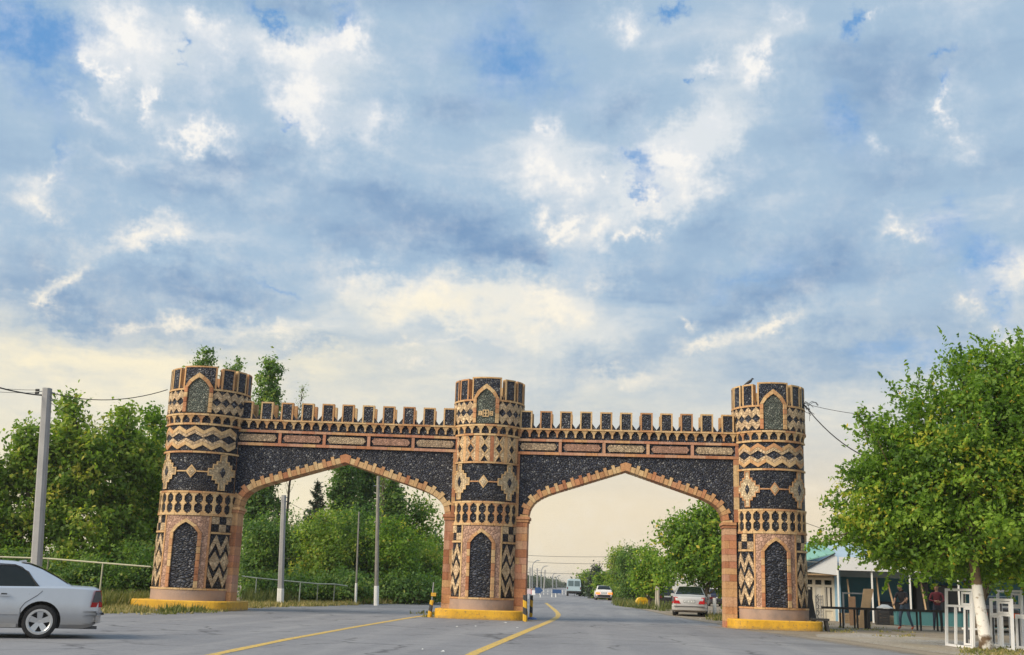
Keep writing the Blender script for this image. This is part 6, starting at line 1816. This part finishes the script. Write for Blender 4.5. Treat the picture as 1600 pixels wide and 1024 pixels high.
# clutter in and before the workshop
M_CARD = plain('cardboard', (.30, .21, .12), .85, 0, .25, 6); M_TURQ = wallpaint('turquoise_paint', (.05, .17, .19), (.09, .25, .26), (.07, .11, .11))
sh_ = thing('turquoise_counter', (bl(1455, 960, 52).x, 52, 0), 'low turquoise counter behind the two workers', 'counter')
MB().box(-1.5, 3.2, 0, .5, .05, .68).obj('front', M_TURQ, sh_); MB().box(-1.6, 3.3, -.06, .6, .682, .72).obj('counter_top', M_DARKM, sh_)
for i in range(6): MB().box(-1.5 + i * .92, -1.46 + i * .92, -.02, .002, .05, .68).obj('batten', plain('dark_turquoise', (.06, .2, .22), .7), sh_)
rr_ = random.Random(12)
for px, py, w_, d_, h_, lb, mt in ((1322, 968, .5, .4, .45, 'brown cardboard box by the workshop corner post', M_CARD), (1346, 969, .6, .5, .35, 'flat cardboard box behind the leaning boards', M_CARD), (1378, 966, .5, .5, .62, 'dark crate at the back of the workshop under the blue wall', M_DARKM), (1396, 968, .7, .5, .40, 'wooden crate left of the first worker', M_PLY), (1440, 969, .45, .45, .5, 'small crate between the two workers', M_PLY)):
    g_ = at(px, 950, 54 + rr_.uniform(-1, 1)); q = thing('crate', (g_.x, g_.y, 0), lb, 'crate', 'boxes in the workshop', rr_.uniform(-.4, .4))
    for k in range(4):
        z0_ = h_ * k / 4; MB().box(-w_ / 2, w_ / 2, -d_ / 2, d_ / 2, z0_ + .008, z0_ + h_ / 4 - .004).obj('slat', mt, q)
    for sx in (-1, 1): MB().box(sx * w_ / 2 - .03, sx * w_ / 2 + .03, -d_ / 2 - .02, d_ / 2 + .02, 0, h_).obj('corner_batten', mt, q)
for i, (px, tp_, lb) in enumerate(((1331, 905, 'thin wooden batten leaning on the blue wall, leftmost'), (1376, 902, 'tall wooden batten leaning right of the plywood board'), (1403, 908, 'short wooden batten leaning near the first worker'), (1450, 904, 'pale batten leaning behind the worker in maroon'))):
    a_ = at(px, 960, 56.5); z_ = at(px, tp_, 56.5).z; q = thing('wooden_batten', (a_.x, 56.5, 0), lb, 'batten', 'battens leaning in the workshop')
    MB().beam((0, 0, 0), (rr_.uniform(-.3, .3), .9, z_), .07, .04).obj('batten', M_PLY, q)
# dark sheet leaning against the right tower
a = at(1264.5, 976, 44.5); t = thing('black_sheet', (a.x, 44.5, 0), 'tall black sheet leaning beside the right tower', 'sheet')
zt_ = at(1263, 921, 44.5).z
MB().poly([(-.10, 0, 0), (.33, .02, 0), (.12, .12, zt_), (-.12, .10, zt_)], (0, .05, 0)).obj('panel', M_DARKM, t)
# blackened iron rack and wooden trestle at the yellow base
b = gnd(1281, 987); t = thing('iron_stand', (b.x, b.y, 0), 'small dark scrap stool by the right yellow base', 'stool')
MB().box(-.30, .30, -.2, .2, .36, .44).obj('seat', M_DARKM, t)
for x in (-.2, .2):
    for y in (-.12, .12): MB().beam((x, y, .38), (x * 1.35, y * 1.3, 0), .09).obj('leg', M_DARKM, t)
b = gnd(1279, 981); t = thing('spiral_rod', (b.x, b.y, 0), 'thin twisted iron rod standing by the right yellow base', 'rod')
m = MB(); m.tube([(0.04 * sin(i * 1.3), .04 * cos(i * 1.3), .05 * i) for i in range(26)], .012, 5); m.tube([(-.25, 0, .30), (.1, 0, .30)], .015, 5); m.obj('rod', M_DARKM, t)
# long work bench: dark rail on thin legs
Yb = 45.5
a = at(1283, 946.5, Yb); b = at(1478, 955, Yb)
t = thing('work_bench', (a.x, Yb, 0), 'long dark metal work bench with thin legs before the workshop', 'bench')
L_ = b.x - a.x; zb_ = (a.z + b.z) / 2
MB().box(0, L_, -.03, .03, zb_ - .09, zb_).obj('front_rail', M_DARKM, t)
MB().box(.8, L_, .031, .55, zb_ - .05, zb_ - .015).obj('bench_top', plain('worn_bench', (.09, .07, .055), .8, .1, .4), t)
for px in (1317, 1339.5, 1357, 1438, 1470):
    x = at(px, 960, Yb).x - a.x
    for y in (0, .5): MB().beam((x, y, 0), (x, y, zb_ - .055), .06 if px != 1357 else .10).obj('leg', M_DARKM, t)
p = at(1385, 951, Yb); q = thing('cloth_bag', (p.x, Yb + .25, zb_ - .015), 'white folded bag lying on the work bench', 'bag')
m = MB(); m.lathe([(.0, .16), (.12, .155), (.20, .10), (.30, .05), (.32, .0)], 14); m.obj('bag', M_WHITE, q)
# boards
def board(label, corners, Y, dy, th, mat, name='plywood_board'):
    P = [at(px, py, Y) for px, py in corners]; base = Vector((P[0].x, Y, 0)); zmin = min(p.z for p in P)
    pts = []
    for p in P:
        z = max(0.0, p.z - zmin); pts.append(Vector((p.x - base.x, dy * z / max(.01, max(q.z for q in P) - zmin), z)))
    t = thing(name, base, label, 'board', 'boards leaning at the workshop')
    MB().poly(pts, (0, th, 0)).obj('panel', mat, t); return t
board('pale plywood board leaning on the work bench', [(1341, 978), (1352.5, 978), (1368, 917), (1352, 917)], 46.6, .3, .05, M_PLY)
board('second plywood board with a narrow foot behind the first', [(1349, 977), (1356, 977), (1363, 940), (1352, 940)], 46.9, .2, .04, M_PLY)
board('brown panel standing inside a metal frame', [(1328, 975), (1338, 975), (1338, 930), (1327, 930)], 50, .2, .04, plain('brown_panel', (.22, .13, .07), .7, 0, .3))
a = at(1318, 972, 49); b = at(1350, 929, 49); t = thing('steel_frame', (a.x, 49, 0), 'rectangular grey steel frame standing left of the boards', 'frame')
for x0_, x1_, z0_, z1_ in ((0, .06, 0, b.z), (b.x - a.x, b.x - a.x + .06, 0, b.z), (0, b.x - a.x + .06, b.z, b.z + .06)): MB().box(x0_, x1_, 0, .06, z0_, z1_).obj('bar', M_STEEL, t)

# white window frames standing on the forecourt
def wframe(label, bl_, br_, tl_, Y, back, layout, W=None):
    a = gnd(*bl_); b = gnd(*br_); Y = a.y
    top = at(tl_[0], tl_[1], Y)
    d = Vector((b.x - a.x, b.y - a.y, 0)); W = d.length; H = top.z
    t = thing('window_frame', (a.x, a.y, 0), label, 'window frame', 'white plastic window frames', atan2(d.y, d.x))
    tilt = Matrix.Rotation(-back, 4, 'X')
    TH = .065; F = .062
    def bar(nm, x0, x1, z0, z1, th=TH, y=0.0, mat=M_PVC, par=t):
        m = MB().box(x0, x1, y - th / 2, y + th / 2, z0, z1, 0, tilt); return m.obj(nm, mat, par)
    bar('frame_stile', 0, F, 0, H); bar('frame_stile', W - F, W, 0, H); bar('frame_rail', F, W - F, H - F, H, TH - .002); bar('frame_rail', F, W - F, 0, F, TH - .002)
    for k in layout:
        if k[0] == 'h': bar('transom', F, W - F, H * k[1] - .03, H * k[1] + .03, TH - .004)
        elif k[0] == 'v': bar('mullion', W * k[1] - .03, W * k[1] + .03, H * k[2] + .03, H * k[3] - .03, TH - .006)
        else:
            x0, x1, z0, z1 = W * k[1] + .032, W * k[2] - .032, H * k[3] + .032, H * k[4] - .032; f = .05
            sh = bar('sash', x0, x0 + f, z0, z1, TH + .02); bar('sash_bar', x1 - f, x1, z0, z1, TH + .02, par=sh)
            bar('sash_bar', x0 + f, x1 - f, z1 - f, z1, TH + .018, par=sh); bar('sash_bar', x0 + f, x1 - f, z0, z0 + f, TH + .018, par=sh)
            bar('sash_shadow_strip', x0 + f, x0 + f + .012, z0 + f, z1 - f, TH - .02, mat=M_PVCG, par=sh)  # near-black strip: the shadow gap inside the sash, put in as colour
    return t
wframe('white plastic window frame left of the whitewashed trunk', (1478.5, 1009), (1522, 1014.5), (1485, 920), 30, .05, [('h', .70), ('v', .62, .70, .97), ('v', .36, .03, .70), ('v', .70, .03, .70), ('s', .62, .965, .70, .965), ('s', .70, .965, .03, .70)])
wframe('nearer white window frame right of the whitewashed trunk', (1550, 1013), (1584, 1017.5), (1545, 935), 30, .03, [('h', .68), ('v', .42, .68, .97), ('v', .5, .03, .68), ('s', .42, .97, .68, .965), ('s', .03, .5, .03, .68)])
wframe('tall white window frame behind the others at the right edge', (1561, 1010), (1600, 1015), (1558, 922), 31, .03, [('h', .70), ('v', .62, .70, .97), ('v', .5, .03, .70), ('s', .62, .97, .70, .965)])
wframe('white window frame cut off by the right picture edge', (1590, 1016), (1632, 1021), (1590, 960), 31, .03, [('v', .5, .03, .97), ('s', .03, .5, .03, .97)])
# low white slats leaning by the trunk
b = gnd(1532, 1000); t = thing('bench_seat', (b.x, b.y, 0), 'white plank resting low behind the whitewashed trunk', 'plank')
MB().box(-.5, .25, 0, .2, .30, .35).obj('plank', M_WHITE, t)
for x in (-.4, .15): MB().box(x, x + .08, .02, .18, 0, .30).obj('support', M_DARKM, t)

# people
def make_skin():
    t = NT('skin'); v = t.coord(); t.base(t.mix(t.noise(v, 14, 4), (.36, .20, .13), (.46, .27, .18))); t.set(Roughness=.55); return t.mat
M_SKIN = make_skin()
M_HAIR = plain('dark_hair', (.018, .014, .012), .7, var=.3, scale=40)
def skin_mesh(name, V, E, rads, root, sub=2):
    me = bpy.data.meshes.new(name); me.from_pydata(V, E, [])
    o = bpy.data.objects.new(name, me); COL.objects.link(o)
    m = o.modifiers.new('s', 'SKIN'); m.use_smooth_shade = True
    for i, d in enumerate(me.skin_vertices[0].data):
        r = rads[i]; d.radius = r if hasattr(r, '__len__') else (r, r); d.use_root = (i == root)
    s = o.modifiers.new('u', 'SUBSURF'); s.levels = sub; s.render_levels = sub
    dg = bpy.context.evaluated_depsgraph_get(); dg.update()
    res = bpy.data.meshes.new_from_object(o.evaluated_get(dg)); bpy.data.objects.remove(o, do_unlink=True)
    res.polygons.foreach_set('use_smooth', [True] * len(res.polygons))
    return res
def person(label, loc, rz, J, shirt, trousers, shoe, bare_arm=True):
    # J: joints in metres, facing -y: pelvis, chest, neck, head, shoulders, elbows, wrists, hips, knees, ankles, toes
    t = thing('person', loc, label, 'person', None, rz)
    V = []; E = []; Rd = []; ix = {}
    def v(k, p, r): ix[k] = len(V); V.append(tuple(p)); Rd.append(r); return ix[k]
    v('pel', J['pel'], (.15, .12)); v('waist', J['waist'], (.145, .11)); v('chest', J['chest'], (.165, .12)); v('nb', J['nb'], (.075, .07)); v('nk', J['nk'], .055)
    v('hd0', J['hd0'], (.075, .085)); v('hd1', J['hd1'], (.082, .10)); v('hd2', J['hd2'], (.06, .075))
    ch = [('pel', 'waist'), ('waist', 'chest'), ('chest', 'nb'), ('nb', 'nk'), ('nk', 'hd0'), ('hd0', 'hd1'), ('hd1', 'hd2')]
    for s in 'LR':
        v('sh' + s, J['sh' + s], .068); v('el' + s, J['el' + s], .046); v('wr' + s, J['wr' + s], (.030, .026)); v('pa' + s, J['pa' + s], (.040, .020))
        v('hi' + s, J['hi' + s], .095); v('kn' + s, J['kn' + s], .062); v('an' + s, J['an' + s], .044); v('ht' + s, J['to' + s], (.045, .032))
        ch += [('chest', 'sh' + s), ('sh' + s, 'el' + s), ('el' + s, 'wr' + s), ('wr' + s, 'pa' + s), ('pel', 'hi' + s), ('hi' + s, 'kn' + s), ('kn' + s, 'an' + s), ('an' + s, 'ht' + s)]
    E = [(ix[a], ix[b]) for a, b in ch]
    me = skin_mesh('body', V, E, Rd, 0)
    for mt in (M_SKIN, shirt, trousers, shoe): me.materials.append(mt)
    # clothing regions by nearest bone
    segs = [(Vector(J[a] if a in J else V[ix[a]]), Vector(V[ix[b]]), a, b) for a, b in ch for a in (a,)]
    mi = []
    for p in me.polygons:
        c = p.center; best = None
        for a, b in ch:
            A = Vector(V[ix[a]]); B = Vector(V[ix[b]]); d = B - A; f = max(0, min(1, (c - A).dot(d) / d.length_squared)); q = (c - (A + d * f)).length
            if best is None or q < best[0]: best = (q, a, b, f)
        _, a, b, f = best; k = 0
        if (a, b) in (('waist', 'chest'), ('chest', 'nb')) or b[:2] == 'sh' or (a == 'pel' and b == 'waist' and f > .25): k = 1
        if (a, b) == ('nb', 'nk'): k = 1 if f < .35 else 0
        if a[:2] == 'sh': k = 1 if (f < .75 or not bare_arm) else 0
        if a[:2] == 'el': k = 0 if bare_arm or f > .85 else 1
        if (a == 'pel' and b == 'waist' and f <= .25) or b[:2] == 'hi' or a[:2] == 'hi' or (a[:2] == 'kn' and f < .92): k = 2
        if (a[:2] == 'kn' and f >= .92) or a[:2] == 'an': k = 3
        mi.append(k)
    me.polygons.foreach_set('material_index', mi)
    bo = inst('body', me, t)
    hd = Vector(J['hd1']); fw = Vector(J.get('face', (0, -1, 0))).normalized(); sd_ = fw.cross(Vector((0, 0, 1))).normalized()
    # hair cap, face features, fingers
    m = MB(); rows = []
    upv = sd_.cross(fw).normalized()
    for i in range(7):
        th = radians(8 + 92 * i / 6); row = []
        for j in range(14):
            ph = 2 * pi * j / 14; lim = 1.0
            d = fw * (cos(ph) * sin(th)) + sd_ * (sin(ph) * sin(th)) + upv * cos(th)
            front = max(0, cos(ph)); drop = 1 if not (th > radians(58) and front > .35) else .80
            row.append(m.vert(hd + Vector((0, 0, .035)) + (fw * (d.dot(fw) * .105) + sd_ * (d.dot(sd_) * .088) + upv * (d.dot(upv) * .105)) * drop))
        rows.append(row)
    for a, b in zip(rows, rows[1:]):
        for j in range(14): m.face((a[j], a[(j + 1) % 14], b[(j + 1) % 14], b[j]))
    m.face(rows[0]); inst('hair', m.mesh('hair', M_HAIR, True), t)
    m = MB(); n0 = hd + fw * .088
    m.tube([n0 + Vector((0, 0, .02)), n0 + fw * .022 - Vector((0, 0, .025)), n0 - Vector((0, 0, .035))], [.008, .014, .008], 6)
    m.obj('nose', M_SKIN, t, True)
    for s in (-1, 1):
        e = hd + fw * .084 + sd_ * (s * .032) + Vector((0, 0, .018)); MB().tube([e - fw * .008, e + fw * .004], .010, 8).obj('eye', M_BLACK, t)
        e = hd + sd_ * (s * .086) + Vector((0, 0, .0)); MB().tube([e - Vector((0, 0, .025)), e + Vector((0, 0, .025))], .014, 6).obj('ear', M_SKIN, t)
    q = hd + fw * .080 - Vector((0, 0, .058)); MB().tube([q - sd_ * .022, q + sd_ * .022], .006, 5).obj('mouth', plain('lips', (.30, .12, .10), .5), t)
    for s in 'LR':
        w_ = Vector(J['wr' + s]); pa = Vector(J['pa' + s]); d = (pa - w_).normalized(); x_ = d.cross(fw); x_ = x_.normalized() if x_.length > .1 else sd_; nn = x_.cross(d).normalized()
        m = MB()
        for i in range(4):
            b = pa + d * .02 + x_ * ((i - 1.5) * .021); ln = (.060, .072, .068, .052)[i]
            m.tube([b - d * .03, b + d * ln * .5 + nn * .008, b + d * ln * .85 + nn * .03, b + d * ln * .9 + nn * .05], [.0095, .009, .008, .006], 6)
        b = pa - d * .03 + x_ * .035; m.tube([b - x_ * .02, b + x_ * .02 + d * .02 + nn * .015, b + x_ * .018 + d * .045 + nn * .03], [.011, .010, .007], 6)
        m.obj('fingers', M_SKIN, t, True)
    return t
def cloth(n, c): return plain(n, c, .85, var=.3, scale=14, bump=.3)
# worker stepping left, looking down, hands at the bench
Jb = dict(pel=(0, 0, .93), waist=(-.02, -.03, 1.08), chest=(-.05, -.09, 1.30), nb=(-.06, -.11, 1.46), nk=(-.07, -.14, 1.52), hd0=(-.08, -.18, 1.575), hd1=(-.09, -.205, 1.655), hd2=(-.09, -.20, 1.725),
          shL=(.13, -.07, 1.41), shR=(-.24, -.11, 1.40), elL=(.20, -.20, 1.16), elR=(-.31, -.20, 1.14), wrL=(.10, -.42, 1.02), wrR=(-.22, -.44, 1.00), paL=(.08, -.50, .985), paR=(-.20, -.52, .965),
          hiL=(.10, .0, .88), hiR=(-.10, .0, .88), knL=(.16, .03, .48), knR=(-.16, -.10, .48), anL=(.24, .16, .09), anR=(-.20, -.02, .09), toL=(.23, .02, .035), toR=(-.22, -.18, .035), face=(-.25, -1, -.35))
p = at(1414, 960, 46.6)
person('worker in a dark t-shirt and jeans with orange shoe behind the bench', (p.x, 46.6, 0), radians(-38), Jb, cloth('dark_tshirt', (.022, .022, .030)), cloth('jeans', (.07, .11, .17)), plain('orange_shoe', (.62, .13, .05), .7))
Jm = dict(pel=(0, 0, .95), waist=(0, -.01, 1.10), chest=(0, -.03, 1.33), nb=(0, -.03, 1.49), nk=(0, -.04, 1.55), hd0=(-.01, -.06, 1.605), hd1=(-.015, -.075, 1.69), hd2=(-.015, -.07, 1.76),
          shL=(.19, -.02, 1.43), shR=(-.19, -.02, 1.43), elL=(.27, -.08, 1.16), elR=(-.28, -.09, 1.17), wrL=(.07, -.28, 1.10), wrR=(-.08, -.30, 1.13), paL=(.0, -.32, 1.10), paR=(-.01, -.335, 1.14),
          hiL=(.10, .0, .90), hiR=(-.10, .0, .90), knL=(.13, -.02, .49), knR=(-.13, -.02, .49), anL=(.15, .03, .09), anR=(-.15, .03, .09), toL=(.17, -.12, .035), toR=(-.17, -.12, .035), face=(-.15, -1, -.25))
person('worker in a maroon shirt holding his hands together by the bench', (at(1465, 960, 46.8).x, 46.8, 0), radians(-10), Jm, cloth('maroon_shirt', (.13, .018, .03)), cloth('dark_jeans', (.035, .045, .075)), plain('dark_shoe', (.04, .035, .03), .7), False)

# ---------------------------------------------------------------- thin evening haze over the whole place
mb = MB().box(-905, 905, -305, 2505, -1.0, 16.0)
hm_ = bpy.data.materials.new('evening_haze'); hm_.use_nodes = True
nt = hm_.node_tree; nt.nodes.clear()
ov = nt.nodes.new('ShaderNodeOutputMaterial'); pv = nt.nodes.new('ShaderNodeVolumePrincipled')
pv.inputs['Color'].default_value = (.90, .90, .92, 1); pv.inputs['Density'].default_value = .00030; pv.inputs['Anisotropy'].default_value = .2
nt.links.new(pv.outputs[0], ov.inputs['Volume'])
hz_ = mb.obj('haze', hm_); tag(hz_, 'thin evening haze over the road and far trees', 'haze', kind='stuff')
